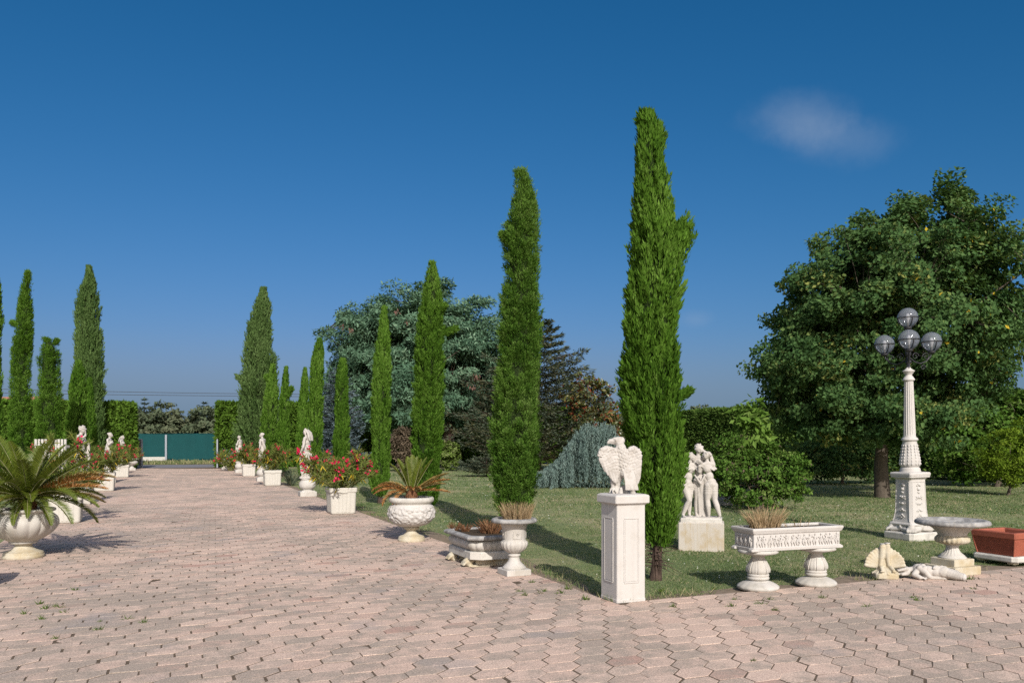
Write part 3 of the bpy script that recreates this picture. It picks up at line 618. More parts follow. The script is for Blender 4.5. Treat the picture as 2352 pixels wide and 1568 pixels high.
def conifer(name, label, cat, base, H, Rb, mat, seed, levels=16, droop=.1, per=150, leaf=.16, z0=.2, top_up=.15, lean=.0, power=.9, wmin=.05, brn=11, group=None, flat=.5):
    rng = np.random.default_rng(seed); t = thing(name, label, cat, (base[0], base[1], 0), 0, group); m = MB(); b = MB()
    b.tube([(0, 0, -.05), (0, 0, H * .4), (lean, 0, H * .97)], [.035 * H ** .8, .024 * H ** .8, .01], 8)
    for k in range(levels):
        f = k / (levels - 1); z = z0 + (H - z0) * f ** .92; r = Rb * (1 - f) ** power + wmin; nb = max(4, int(brn * (.5 + .7 * (1 - f))))
        for j in range(nb):
            a = 2 * pi * (j + rng.random() * .8) / nb + k * .7; L = r * rng.uniform(.55, 1.2); s = np.linspace(0, 1, 6); zz = z + L * (s * top_up - droop * s ** 1.6) + L * .10 * s ** 3
            pts = np.c_[np.cos(a) * L * s + lean * f, np.sin(a) * L * s, zz]; b.tube(pts, np.linspace(.018, .004, 6) * (.5 + H / 8), 4, caps=(False, False))
            n = int(per * (.3 + .7 * (1 - f)) * rng.uniform(.7, 1.3)); q = rng.beta(1.6, 1.0, n); ip = np.stack([np.interp(q, s, pts[:, i]) for i in range(3)], 1)
            side = rng.choice([-1, 1], n); dirn = np.array([cos(a), sin(a), 0]); lat = np.array([-sin(a), cos(a), 0]); wd = L * .34 * (1.15 - q)
            P = ip + lat * (side * wd * rng.random(n))[:, None] + np.c_[np.zeros(n), np.zeros(n), rng.normal(0, .05 * L * flat, n) - .05 * rng.random(n)]
            A = unit(dirn * .8 + lat * side[:, None] * .7 + rng.normal(0, .35, (n, 3)) + np.array([0, 0, .12])); N = unit(np.array([0, 0, 1.]) + rng.normal(0, .5, (n, 3)))
            m.leaves(P, A, N, leaf * rng.uniform(.6, 1.3, n), leaf * .30, 0, np.clip(rng.normal(.45, .2, n) + .25 * (q - .5), 0, 1))
    m.build("crown" if cat == "tree" else "foliage", M[mat], t); b.build("trunk", M['bark'], t); return t
p = at_depth(1236, 49); conifer("spruce_tree", "dark layered spruce between the lumpy cypress and the weeping cedar", "tree", p, 9.0, 5.6, 'sprucedark', 41, levels=19, droop=.10, per=260, leaf=.26, z0=.5, top_up=.24, power=.72, brn=13)
p = at_depth(775, 43); conifer("blue_spruce_tree", "silvery blue spruce showing on both flanks of the short cypress", "tree", p, 5.4, 1.6, 'spruceblue', 42, levels=24, droop=.12, per=170, leaf=.16, z0=.1, top_up=.25, power=.55, brn=13)
p = at_depth(1118, 40); conifer("low_conifer", "low spreading dark conifer at the foot of the lumpy cypress", "shrub", p, 1.0, 1.5, 'sprucedark', 43, levels=5, droop=.1, per=150, leaf=.15, z0=.15, top_up=.2, power=.5)
p = at_depth(1370, 46); leafy("magnolia_tree", "magnolia with reddish new leaves above the weeping cedar", "tree", p, [(0, 0, 3.6, 1.3, 1.2, 1.9), (-.9, 0, 4.0, 1.1, 1, 1.3), (.7, 0, 2.6, .9, .9, 1.4), (-.2, 0, 2., 1.2, 1.1, 1.1)], 150, 34, .26, .34, 'magnolia', .10, 44, crown_z=.8, mats2=(('redleaf', .20),), limbs=14, aspect=.42, bias=.45)
p = at_depth(1032, 48); leafy("round_shrub", "round pale variegated shrub under the feathery tree", "shrub", p, [(0, 0, .85, .52, .5, .85)], 90, 60, .14, .18, 'variegated', .03, 45, crown_z=.2, limbs=5)
p = at_depth(921, 46); leafy("dry_shrub", "brown withered shrub in the shade beside the slim bright cypress", "shrub", p, [(0, 0, 1.4, .6, .5, 1.1)], 60, 40, .2, .22, 'deadbush', .05, 46, crown_z=.5, limbs=7, aspect=.3, droop=.3)
def weeping():
    rng = np.random.default_rng(51); d = 30.6; c = at_depth(1330, d); k = d / F_PX; t = thing("weeping_cedar", "blue weeping cedar hanging like a curtain behind the eagle", "tree", (c[0], c[1], 0))
    ux = np.array([1222, 1235, 1255, 1275, 1295, 1310, 1325, 1345, 1375, 1400, 1412, 1425]); vy = np.array([1102, 1082, 1070, 1055, 1034, 1004, 984, 970, 966, 968, 980, 1030])
    X = (ux - 1330) * k; Z = EYE + (VH - vy) * k; m = MB(); b = MB()
    n = 620; x = rng.uniform(X[0], X[-1], n); y = rng.normal(0, .55, n); dep = np.clip(1 - (y / 1.3) ** 2, .2, 1); zt = np.interp(x, X, Z) * (.62 + .38 * dep) * rng.uniform(.9, 1.03, n)
    for i in range(n):
        q = int(10 + zt[i] * 34); s = np.sort(rng.random(q)); z = zt[i] * (1 - s * rng.uniform(.8, 1)); sway = .16 * s ** .6
        P = np.c_[x[i] + rng.normal(0, .022, q) + sway * (x[i] - .2) * .2 + .03 * np.sin(z * 5 + i), y[i] * (1 + sway) + rng.normal(0, .022, q), np.maximum(z, .04)]
        A = unit(np.c_[rng.normal(0, .38, (q, 2)), -np.ones(q)]); m.leaves(P, A, rng.normal(0, 1, (q, 3)), rng.uniform(.07, .14, q), .026, 0, np.clip(rng.normal(.5, .2) + rng.normal(0, .13, q), 0, 1))
    b.tube([(.5, 0, -.05), (.45, 0, 1.2), (.3, .05, 1.8), (1.0, 0, 1.9)], [.09, .08, .06, .03], 8); b.tube([(.45, 0, 1.2), (-.2, 0, 1.3), (-.9, 0, .6), (-1.3, 0, .3)], [.06, .05, .03, .02], 6)
    m.build("crown", M['weeping'], t); b.build("trunk", M['bark'], t)
weeping()
# bushes on the lawn
p = at_depth(1740, 20.6); leafy("lawn_bush", "dense dark green bush on the lawn behind the trough on two legs", "shrub", p, [(0, 0, .6, 1.12, .9, .62), (.35, 0, 1.0, .7, .6, .45), (-.65, .1, 1.1, .55, .5, .6), (.7, 0, .8, .55, .5, .55), (-.9, .2, .8, .35, .5, .7), (1.05, 0, 1.15, .28, .3, .35), (.1, 0, 1.4, .3, .3, .3), (-.6, 0, 1.55, .3, .3, .3)], 300, 60, .085, .17, 'bush', .04, 61, crown_z=.15, limbs=14, aspect=.6, bias=.3, stray=.16, mats2=(('deadbush', .03),))
p = at_depth(1722, 20.9); leafy("young_tree", "pale green sapling with large leaves growing out of the dense bush", "tree", p, [(0, 0, 1.75, .42, .4, .95), (.05, 0, 2.45, .16, .16, .35), (.2, 0, 1.2, .35, .3, .35)], 90, 10, .23, .19, 'sapling', .028, 62, crown_z=.8, limbs=12, aspect=.42, droop=.5, up=.3)
p = at_depth(2316, 26); leafy("bright_shrub", "bright yellow green shrub at the lawn edge under the maple", "shrub", p, [(.1, 0, 1.15, .95, .8, .95), (.5, 0, 1.9, .5, .5, .5), (-.35, 0, .9, .5, .5, .5)], 150, 60, .09, .20, 'brightshrub', .05, 63, crown_z=.2, limbs=8, aspect=.5)
p = at_depth(2290, 31); leafy("tall_shrub", "tall large leaved shrub rising over the hedge beside the maple", "shrub", p, [(0, 0, 2.0, 2.3, 1.2, 1.6), (1.2, 0, 2.6, 1.4, 1, 1.0), (-1., 0, 1.6, 1.3, 1., 1.4)], 260, 60, .16, .42, 'bush', .1, 64, crown_z=.3, limbs=12)
p = at_depth(1935, 33); leafy("shade_shrub", "dark shrub in the maple shade in front of the boundary hedge", "shrub", p, [(0, 0, 1.0, 1.9, 1., 1.), (-1.4, 0, .8, 1., .8, .8), (1.5, 0, 1., 1., .8, 1.)], 170, 50, .13, .34, 'maple', .06, 65, crown_z=.2, limbs=8)
def hedge(name, label, a, b, h, w, seed, n, leaf=.12, mat='hedge', group=None, round_=.12):
    """clipped hedge from ground point a to b"""
    rng = np.random.default_rng(seed); a, b = np.array(a), np.array(b); L = np.linalg.norm(b - a); d = (b - a) / L; ang = atan2(d[1], d[0])
    t = thing(name, label, "hedge", (a[0], a[1], 0), ang, group); m = MB(); k = .22
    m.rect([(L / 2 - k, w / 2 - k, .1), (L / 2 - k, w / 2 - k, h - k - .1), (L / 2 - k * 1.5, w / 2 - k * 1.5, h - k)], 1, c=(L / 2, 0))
    s = rng.random(n) * (L + w * 2 + w); side = rng.random(n)
    # faces: two long sides, two ends, top
    ar = np.array([L * h, L * h, w * h, w * h, L * w]); f = rng.choice(5, n, p=ar / ar.sum()); u = rng.random(n); v = rng.random(n)
    P = np.zeros((n, 3)); N = np.zeros((n, 3))
    for q in range(5):
        i = f == q
        if q < 2: P[i] = np.c_[u[i] * L, np.full(i.sum(), (w / 2) * (1 - 2 * q)), v[i] * h]; N[i] = (0, 1 - 2 * q, 0)
        elif q < 4: P[i] = np.c_[np.full(i.sum(), L * (q - 2)), (u[i] - .5) * w, v[i] * h]; N[i] = ((q - 2) * 2 - 1, 0, 0)
        else: P[i] = np.c_[u[i] * L, (v[i] - .5) * w, np.full(i.sum(), h)]; N[i] = (0, 0, 1)
    bump_ = .10 * (vnoise(P[:, 0] * 1.3 + P[:, 1], P[:, 2] * 1.6, seed) - .5) + .07 * (vnoise(P[:, 0] * 4, P[:, 2] * 4 + P[:, 1] * 3, seed + 1) - .5)
    P = P + N * (bump_ - rng.random(n) ** 2 * .22)[:, None]
    top = P[:, 2] > h - round_ * 2; P[top, 1] *= 1 - .12 * rng.random(top.sum())
    P[:, 2] = np.maximum(P[:, 2], .04)
    A = unit(N * .5 + rng.normal(0, .6, (n, 3)) + np.array([0, 0, .35])); Nn = unit(N + rng.normal(0, .5, (n, 3)))
    m.leaves(P, A, Nn, leaf * rng.uniform(.6, 1.3, n), leaf * .55, 0, np.clip(.45 + 1.2 * bump_ / .1 * .15 + rng.normal(0, .18, n), 0, 1), .1)
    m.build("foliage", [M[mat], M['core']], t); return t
HG = at_depth(500, 54.0); HE = HG + ROW * 29
hedge("clipped_hedge", "tall clipped hedge closing the garden right of the gate opening", HG, HE, 4.15, 1.6, 71, 60000, .26)
LG = at_depth(309, 50.5); hedge("clipped_hedge", "tall clipped hedge block left of the gate opening, half in shadow", LG - ROW * 26, LG, 3.9, 1.6, 72, 60000, .26)
BH = np.array([11.3, 56.5]); hedge("boundary_hedge", "long leafy boundary hedge behind the lawn bush and the maple", BH + PATH * 10.4, BH - PATH * 34, 3.65, 1.5, 73, 110000, .19, 'hedgedk')
# trees across the lane
FAR = [(322, 97, 6.2, 2.1, 'far', 0), (345, 104, 5.6, 1.9, 'far', 0), (372, 92, 6.3, 2.9, 'far', 0), (392, 95, 5.2, 2.2, 'far', 0), (418, 98, 4.3, 1.7, 'far', 0), (440, 94, 4.4, 1.9, 'far', 0), (478, 92, 5.9, 2.6, 'far', 0), (500, 96, 6.0, 2.4, 'far', 0), (462, 100, 4.8, 2.0, 'far', 0), (355, 91, 4.5, 2.2, 'far', 0)]
FL = ["pale grey green tree beside the far conifers, nearest the hedge block", "thin brownish tree behind the fence left of the domed tree", "domed dark tree, the tallest beyond the green fence", "lower flank tree touching the domed tree beyond the fence", "small olive tree above the fence post", "low scrubby tree above the middle of the fence", "airy grey green tree beyond the fence next to the far end", "broad hazy tree beyond the fence against the hedge end", "short dark tree between the airy tree and the scrub", "low dry bush of a tree just over the fence"]
for i, (u, d, h, r, mt, _) in enumerate(FAR):
    p = at_depth(u, d); leafy("distant_tree", FL[i], "tree", p, [(0, 0, h * .55, r, r, h * .42), (r * .45, 0, h * .42, r * .8, r, h * .36), (-r * .45, 0, h * .4, r * .8, r, h * .36)], 120, 36, .38, .55, mt, .12, 80 + i, "trees beyond the green fence", crown_z=1., limbs=6, twigs=.2, bias=.3)
for i, (u, d, h, l) in enumerate(((332, 96, 7.4, "pointed far conifer, the tallest tip beyond the fence"), (350, 100, 6.3, "slim far conifer beside the tallest tip"), (470, 95, 6.9, "ragged far conifer leaning out beside the airy tree"), (436, 105, 5.6, "tiny conifer tip over the low scrub"))):
    conifer("distant_conifer", l, "tree", at_depth(u, d), h * .88, 1.9, 'farcon', 95 + i, levels=11, per=50, leaf=.4, z0=1, top_up=.3, group="conifers beyond the green fence", brn=7)
p = at_depth(1604, 95); leafy("distant_tree", "far round tree top showing over the hedge by the three figures", "tree", p, [(0, 0, 3.6, 2.3, 2, 2.0), (-2, 0, 3.0, 1.5, 1.5, 1.7)], 110, 36, .35, .5, 'far', .15, 91, "trees beyond the green fence", crown_z=1.2, limbs=5, twigs=.2)
# ---------------------------------------------------------------- stone garden ornaments
A0 = R(23)                                                # the drive's cross direction
def g3(u, v): g = gp(u, v); return (g[0], g[1], 0)
class Fig:
    """figure carved from overlapping balls, fused afterwards into one surface"""
    def __init__(s): s.m = MB()
    def ball(s, c, r, rot=None, ico=ICO2):
        v = ico[0] * np.asarray(r, float)
        if rot is not None:
            ax, ay, az = rot; cx, sx, cy, sy, cz, sz = cos(ax), sin(ax), cos(ay), sin(ay), cos(az), sin(az)
            Rm = np.array([[cz, -sz, 0], [sz, cz, 0], [0, 0, 1]]) @ np.array([[cy, 0, sy], [0, 1, 0], [-sy, 0, cy]]) @ np.array([[1, 0, 0], [0, cx, -sx], [0, sx, cx]])
            v = v @ Rm.T
        s.m.add(v + np.asarray(c, float), ico[1]); return s
    def limb(s, pts, rad, flat=None):
        P = np.asarray(pts, float); rad = np.asarray(rad, float)
        for i in range(len(P) - 1):
            L = np.linalg.norm(P[i + 1] - P[i]); n = max(2, int(L / (min(rad[i], rad[i + 1]) * .45)) + 1)
            for t in np.linspace(0, 1, n):
                r = rad[i] * (1 - t) + rad[i + 1] * t
                s.ball(P[i] * (1 - t) + P[i + 1] * t, r if flat is None else np.array(flat) * r, ico=ICO1 if r < .02 else ICO2)
        return s
    def hand(s, w, d, up, k=1., curl=.5):
        """palm at wrist w reaching along d; up is the back of the hand"""
        d = unit(np.array(d, float)); up = unit(np.array(up, float) - d * np.dot(up, d)); sd_ = np.cross(d, up); w = np.array(w, float)
        s.ball(w + d * .022 * k, np.array([.018, .018, .016]) * k); s.ball(w + d * .036 * k + sd_ * .008 * k, np.array([.015, .015, .013]) * k); s.ball(w + d * .036 * k - sd_ * .009 * k, np.array([.015, .015, .013]) * k)
        for j, (o, L) in enumerate(((-.021, .034), (-.007, .042), (.007, .040), (.020, .030))):
            a = w + d * .046 * k + sd_ * o * k; b = a + d * L * .5 * k - up * .005 * k * curl; c = b + d * L * .42 * k - up * .018 * k * curl
            s.limb([a, b, c], [.0068 * k, .0062 * k, .0048 * k])
        a = w + d * .016 * k - sd_ * .018 * k; s.limb([a, a + (d * .6 - sd_ * .8) * .018 * k, a + (d * 1.3 - sd_ * .7) * .026 * k], [.0075 * k, .007 * k, .005 * k])
    def head(s, c, k, fwd, up=(0, 0, 1), hair='bun'):
        """c centre of the skull, k head height, fwd where the face looks"""
        c = np.array(c, float); f = unit(np.array(fwd, float)); u = unit(np.array(up, float) - f * np.dot(up, f)); sd_ = np.cross(f, u); q = lambda a, b, e: c + k * (a * f + b * u + e * sd_)
        s.ball(c, k * .40); s.ball(q(.10, -.08, 0), k * .33); s.ball(q(.16, -.24, 0), k * .23); s.ball(q(.26, -.38, 0), k * .10)      # skull, face, jaw, chin
        s.limb([q(.40, .06, 0), q(.49, -.12, 0)], [k * .05, k * .065])                                                              # nose
        for e in (-1, 1):
            s.ball(q(.36, .10, .13 * e), k * .075); s.ball(q(.34, .01, .14 * e), k * .055); s.ball(q(.30, -.13, .17 * e), k * .10); s.ball(q(-.02, -.05, .38 * e), k * .075)
        s.ball(q(.40, -.24, 0), np.full(3, k * .06)); s.ball(q(.385, -.29, 0), np.full(3, k * .055))
        rg = np.random.default_rng(int(abs(c[0] * 999 + c[2] * 77)))
        for _ in range(34):                                  # locks of hair
            v = unit(rg.normal(0, 1, 3)); 
            if v[0] > .45 and v[2] < .75: continue
            s.ball(q(v[0] * .36 - .05, v[2] * .38 + .05, v[1] * .37), k * rg.uniform(.07, .12), ico=ICO1)
        if hair == 'bun': s.ball(q(-.46, .08, 0), k * .19); s.ball(q(-.30, .22, 0), k * .2)
        if hair == 'long':
            for e in (-.26, -.1, .1, .26): s.limb([q(-.25, .1, e), q(-.45, -.4, e * 1.3), q(-.40, -.95, e * 1.5), q(-.30, -1.5, e * 1.4)], [k * .16, k * .17, k * .15, k * .07])
            for e in (-1, 1): s.limb([q(.0, .1, .36 * e), q(-.05, -.45, .42 * e), q(0, -1.1, .5 * e)], [k * .12, k * .12, k * .06])
        if hair == 'crown': 
            for a in np.linspace(0, 2 * pi, 16): s.ball(q(.40 * cos(a) - .03, .20, .40 * sin(a)), k * .09, ico=ICO1)
            s.ball(q(-.05, .34, 0), np.array([.26, .26, .12]) * k)
    def done(s, voxel, smooth=2): return remesh(s.m, voxel, smooth, .45)

def goddess(kind, H=1.5):
    """draped standing woman facing +X, feet at z=0"""
    f = Fig(); k = H / 1.5; rg = np.random.default_rng(40 + kind)
    sway = (.02, -.02, .0)[kind]
    for z in np.linspace(.02, .86, 15):
        q = z / .86; f.ball((sway * q, .015 * sin(q * 3), z), (.155 - .045 * q + .02 * sin(q * pi), .17 - .045 * q + .03 * sin(q * pi) ** 2, .08))
    for a in np.linspace(0, 2 * pi, 13)[:-1]:                   # folds of the robe
        a = a + rg.normal(0, .1); w = rg.uniform(.8, 1.1)
        f.limb([(.165 * cos(a) * w, .18 * sin(a) * w, .0), (.155 * cos(a + .10), .18 * sin(a + .10), .30), (.145 * cos(a + .22), .165 * sin(a + .22), .58), (.10 * cos(a + .3) + sway, .125 * sin(a + .3), .84)], [.026, .022, .019, .012])
    f.limb([(.06, -.06, .05), (.13, -.08, .42), (.05, -.07, .78)], [.07, .085, .09])          # forward knee
    f.ball((0, 0, .86), (.115, .145, .10)); f.ball((0, 0, .95), (.095, .115, .10)); f.ball((.01, 0, 1.07), (.105, .145, .12)); f.ball((.0, 0, 1.17), (.085, .16, .07))
    for e in (-1, 1): f.ball((.085, .062 * e, 1.07), .056)
    f.limb([(0, -.16, 1.19), (0, 0, 1.22), (0, .16, 1.19)], [.052, .055, .052]); f.limb([(0, 0, 1.2), (.02, 0, 1.31)], [.05, .042])
    tilt = (-.45, -.35, -.5)[kind]
    f.head((.045, 0, 1.385), .215, (1, (-.2, .25, 0)[kind], tilt), hair=('long', 'bun', 'crown')[kind])
    if kind == 0:
        f.limb([(0, -.19, 1.17), (.05, -.22, .95), (.17, -.10, .93)], [.048, .040, .030]); f.hand((.17, -.10, .93), (.6, .8, .2), (1, -.4, .3), 1.1)
        f.limb([(0, .19, 1.17), (.02, .235, .93), (.12, .20, .76)], [.048, .040, .030]); f.hand((.12, .20, .76), (.5, -.2, -.8), (.8, .6, 0), 1.1)
        f.limb([(.13, .17, .72), (.15, .12, .45), (.14, .10, .15)], [.05, .045, .035])
    elif kind == 1:
        f.limb([(0, -.19, 1.17), (.06, -.25, .98), (.16, -.13, 1.10)], [.046, .039, .029]); f.hand((.16, -.13, 1.10), (.2, .7, .7), (1, -.2, 0), 1.1)
        f.limb([(0, .19, 1.17), (-.01, .23, .92), (.06, .21, .70)], [.046, .039, .029]); f.hand((.06, .21, .70), (.2, -.1, -1), (.3, 1, 0), 1.1)
        f.limb([(-.08, .15, 1.15), (-.14, .05, .8), (-.16, 0, .35)], [.05, .06, .06])
    else:
        f.limb([(0, -.19, 1.17), (.04, -.25, 1.0), (.15, -.08, 1.22)], [.046, .039, .029]); f.hand((.15, -.08, 1.22), (.1, .3, 1), (1, -.3, 0), 1.1)
        f.limb([(0, .19, 1.17), (.06, .22, .95), (.18, .08, 1.0)], [.046, .039, .029]); f.hand((.18, .08, 1.0), (.4, -.8, .3), (1, .4, .2), 1.1)
        f.limb([(.17, .06, 1.0), (.17, .08, .7), (.15, .10, .4)], [.04, .05, .04])
    f.ball((.17, -.07, .02), (.06, .035, .03)); f.ball((.15, .08, .02), (.06, .035, .03))
    f.m.rect([(.20, .20, -.03), (.20, .20, .02)], ch=.06)
    return f.done(.011, 2)
GODDESS = [goddess(i) for i in range(3)]
def statue_on_base(p, face, kind, label, scale=1.):
    """statue standing on its vase shaped foot and square plinth; face = heading of the gaze"""
    t = thing("garden_statue", label, "statue", (p[0], p[1], 0), 0, "statues of draped women along the drive")
    m = MB(); m.rect([(.235, .235, 0), (.245, .245, .01), (.245, .245, .135), (.235, .235, .15), (.20, .20, .152), (.19, .19, .175)], a=A0); m.build("plinth", M['white'], t)
    m = MB(); m.lathe([(.165, .17), (.15, .19), (.17, .215), (.215, .245), (.245, .30), (.25, .36), (.235, .425), (.20, .47), (.185, .49), (.20, .50), (.205, .525), (.19, .54)], 40,
                      lambda th, z, r: r * (1 + .025 * np.cos(th * 10) * np.clip(1 - abs(z - .34) / .12, 0, 1))); m.build("vase_foot", M['white'], t)
    o = mesh_obj("figure", GODDESS[kind], M['statue'], t, (0, 0, .565), face); o.scale = (scale,) * 3
    return t
WEST = pi - .2; EAST = .1
statue_on_base(gp(706, 1139), WEST, 0, "statue of a long haired woman looking down, between the large red oleander and its neighbour", 1.0)
statue_on_base(at_depth(603, 34.6), WEST, 1, "statue of a woman with bound hair behind the oleander pot under the thin cypresses", .98)
statue_on_base(at_depth(551, 44), WEST, 2, "farthest statue beside the hedge, woman with a hand raised to her head", .95)
statue_on_base(at_depth(185, 21.9), EAST, 2, "weathered statue of a woman with a garland, rising behind the large cycad's fronds", 1.02)
statue_on_base(at_depth(251, 33.5), EAST, 1, "statue of a woman looking down in front of the hedge block's dark flank", .98)
statue_on_base(at_depth(280, 43), EAST, 0, "statue nearest the open gate board, half hidden by oleanders", .95)

# eagle on its pedestal
def pedestal():
    c = np.array([1.075, 8.46]) + (ROW + PATH) * .168; t = thing("eagle_pedestal", "white square panelled pedestal at the lawn corner under the eagle", "pedestal", (c[0], c[1], 0), A0)
    m = MB(); h = .168; m.rect([(h + .004, h + .004, 0), (h + .004, h + .004, .03), (h, h, .034), (h, h, 1.0)], ch=.008)
    m.build("shaft", M['white_clean'], t)
    m = MB(); H = h + .0345
    m.rect([(h + .008, h + .008, 1.0), (h + .012, h + .012, 1.012), (H - .004, H - .004, 1.016), (H, H, 1.022), (H, H, 1.088), (H - .008, H - .008, 1.10), (H - .03, H - .03, 1.108)], ch=.008); m.build("cap", M['white_clean'], t)
    for k in range(4):
        m = MB(); a = k * pi / 2; y = h + .001; pw, z0, z1 = .085, .20, .86
        for (x, z, hx, hz) in ((0, z0, pw, .006), (0, z1, pw, .006), (-pw, (z0 + z1) / 2, .006, (z1 - z0) / 2 - .006), (pw, (z0 + z1) / 2, .006, (z1 - z0) / 2 - .006)):
            q = rot2(np.array([x, -y]), a); m.box((q[0], q[1], z), (hx, .0055, hz) if k % 2 == 0 else (.0055, hx, hz), ch=.003)
        q = rot2(np.array([0, -y]), a); m.box((q[0], q[1], (z0 + z1) / 2), (pw - .012, .0028, (z1 - z0) / 2 - .012) if k % 2 == 0 else (.0028, pw - .012, (z1 - z0) / 2 - .012), ch=.003)
        m.build("panel", M['white_clean'], t)
    return c
PC = pedestal()
def eagle():
    """seen from behind its shoulder: head in profile, wings half spread, tail towards the viewer; x across, y away"""
    f = Fig()
    f.ball((.015, .02, .30), (.088, .07, .145), (R(12), 0, 0)); f.ball((.0, .02, .385), (.085, .062, .075)); f.ball((.04, 0, .22), (.075, .06, .07))
    f.limb([(-.005, .02, .42), (-.018, .02, .47), (-.028, .02, .51)], [.062, .052, .048])
    f.ball((-.038, .02, .530), (.058, .044, .042)); f.ball((-.005, .02, .535), (.034, .038, .040)); f.ball((-.066, .02, .552), (.040, .034, .018)); f.ball((-.03, .02, .56), (.05, .036, .016))
    f.limb([(-.085, .02, .53), (-.122, .02, .532), (-.143, .02, .519), (-.148, .02, .500)], [.026, .021, .014, .007]); f.limb([(-.08, .02, .508), (-.13, .02, .508)], [.016, .009])
    for e in (-1, 1): f.ball((-.072, .02 + .034 * e, .538), .011, ico=ICO1)
    def wing(arc, s0, s1, ends, thick):
        f.limb([(x, y, z) for x, y, z in arc], [.036] * len(arc), (1, .75, 1)); n = 10
        for j in range(n):
            q = j / (n - 1); a = np.array([s0[0] + (s1[0] - s0[0]) * q, -.012 - .006 * (j % 2), s0[1] + (s1[1] - s0[1]) * q]); k = q * (len(ends) - 1); i = min(int(k), len(ends) - 2); fr_ = k - i
            e = np.array([ends[i][0] * (1 - fr_) + ends[i + 1][0] * fr_, -.004 - .006 * (j % 2), ends[i][1] * (1 - fr_) + ends[i + 1][1] * fr_]); top = np.array([a[0] * .92, -.008, a[2] + .055])
            f.limb([top, a, (a + e) / 2 + np.array([0, -.004, 0]), e], [.030, .023, .0175, .011], (1, .62, 1))
    wing([(-.05, .01, .41), (-.10, .0, .435), (-.16, -.005, .45), (-.212, -.01, .435), (-.226, -.01, .395)], (-.228, .345), (-.075, .335), [(-.180, .225), (-.118, .150), (-.078, .108), (-.052, .112), (-.045, .20)], .02)
    wing([(.055, .01, .41), (.085, .0, .44), (.118, -.005, .448), (.150, -.01, .425), (.166, -.01, .37)], (.176, .33), (.085, .335), [(.178, .16), (.160, .105), (.130, .092), (.110, .15), (.095, .21)], .02)
    for j in range(7):                                         # tail
        q = j / 6 - .5; f.limb([(.052 + q * .075, -.042, .215), (.070 + q * .095, -.060, .12), (.080 + q * .115, -.066 - .005 * (j % 2), .045)], [.021, .019, .014], (1, .5, 1))
    f.limb([(.09, -.05, .06), (.10, -.03, .0)], [.022, .03])
    for (x, y) in ((-.085, .05), (-.03, .075)):                 # feathered legs and talons gripping the stump
        f.limb([(x * .5, .04, .21), (x, y, .12), (x, y, .06)], [.05, .034, .022])
        for a in (-2.6, -1.9, -1.1, 1.2): f.limb([(x, y, .05), (x + .032 * cos(a), y + .032 * sin(a), .042), (x + .05 * cos(a), y + .05 * sin(a), .008)], [.014, .013, .006])
    for (x, y, r) in ((-.06, .07, .05), (-.02, .09, .05), (.03, .08, .055), (.06, .06, .05), (-.01, .02, .03)): f.limb([(x, y, 0), (x, y, .05)], [r, r * .6])
    me = f.done(.0056, 1)
    def scales(v, n):                                          # overlapping rounded feathers cut into the surface
        zz = v[:, 2] * 30 + .8 * np.sin(v[:, 0] * 22) + .5 * vnoise(v[:, 0] * 30, v[:, 2] * 30, 8); r_ = np.floor(zz); u = v[:, 0] * 34 + .5 * r_ + .4 * vnoise(v[:, 0] * 25, r_ * 3, 4); du = 2 * (u - np.floor(u)) - 1; dv = zz - r_
        on = np.clip((v[:, 2] - .215) * 40, 0, 1) * np.clip((.50 - v[:, 2]) * 30, 0, 1) * np.clip(1 - np.maximum(0, np.abs(v[:, 0] + .01) - .10) * 12 * (v[:, 2] < .36), .15, 1)
        return .0105 * on * ((1 - du ** 2) * (1 - dv) - .35) + .002 * (vnoise(v[:, 0] * 140, v[:, 2] * 110, 3) - .5)
    displace(me, scales)
    o = mesh_obj("eagle_statue", me, M['eagle'], None, (PC[0] - .004, PC[1] - .0, 1.106), R(6)); o.scale = (1.04,) * 3
    return tag(o, "carved stone eagle with half spread wings on the white pedestal", "statue")
eagle()

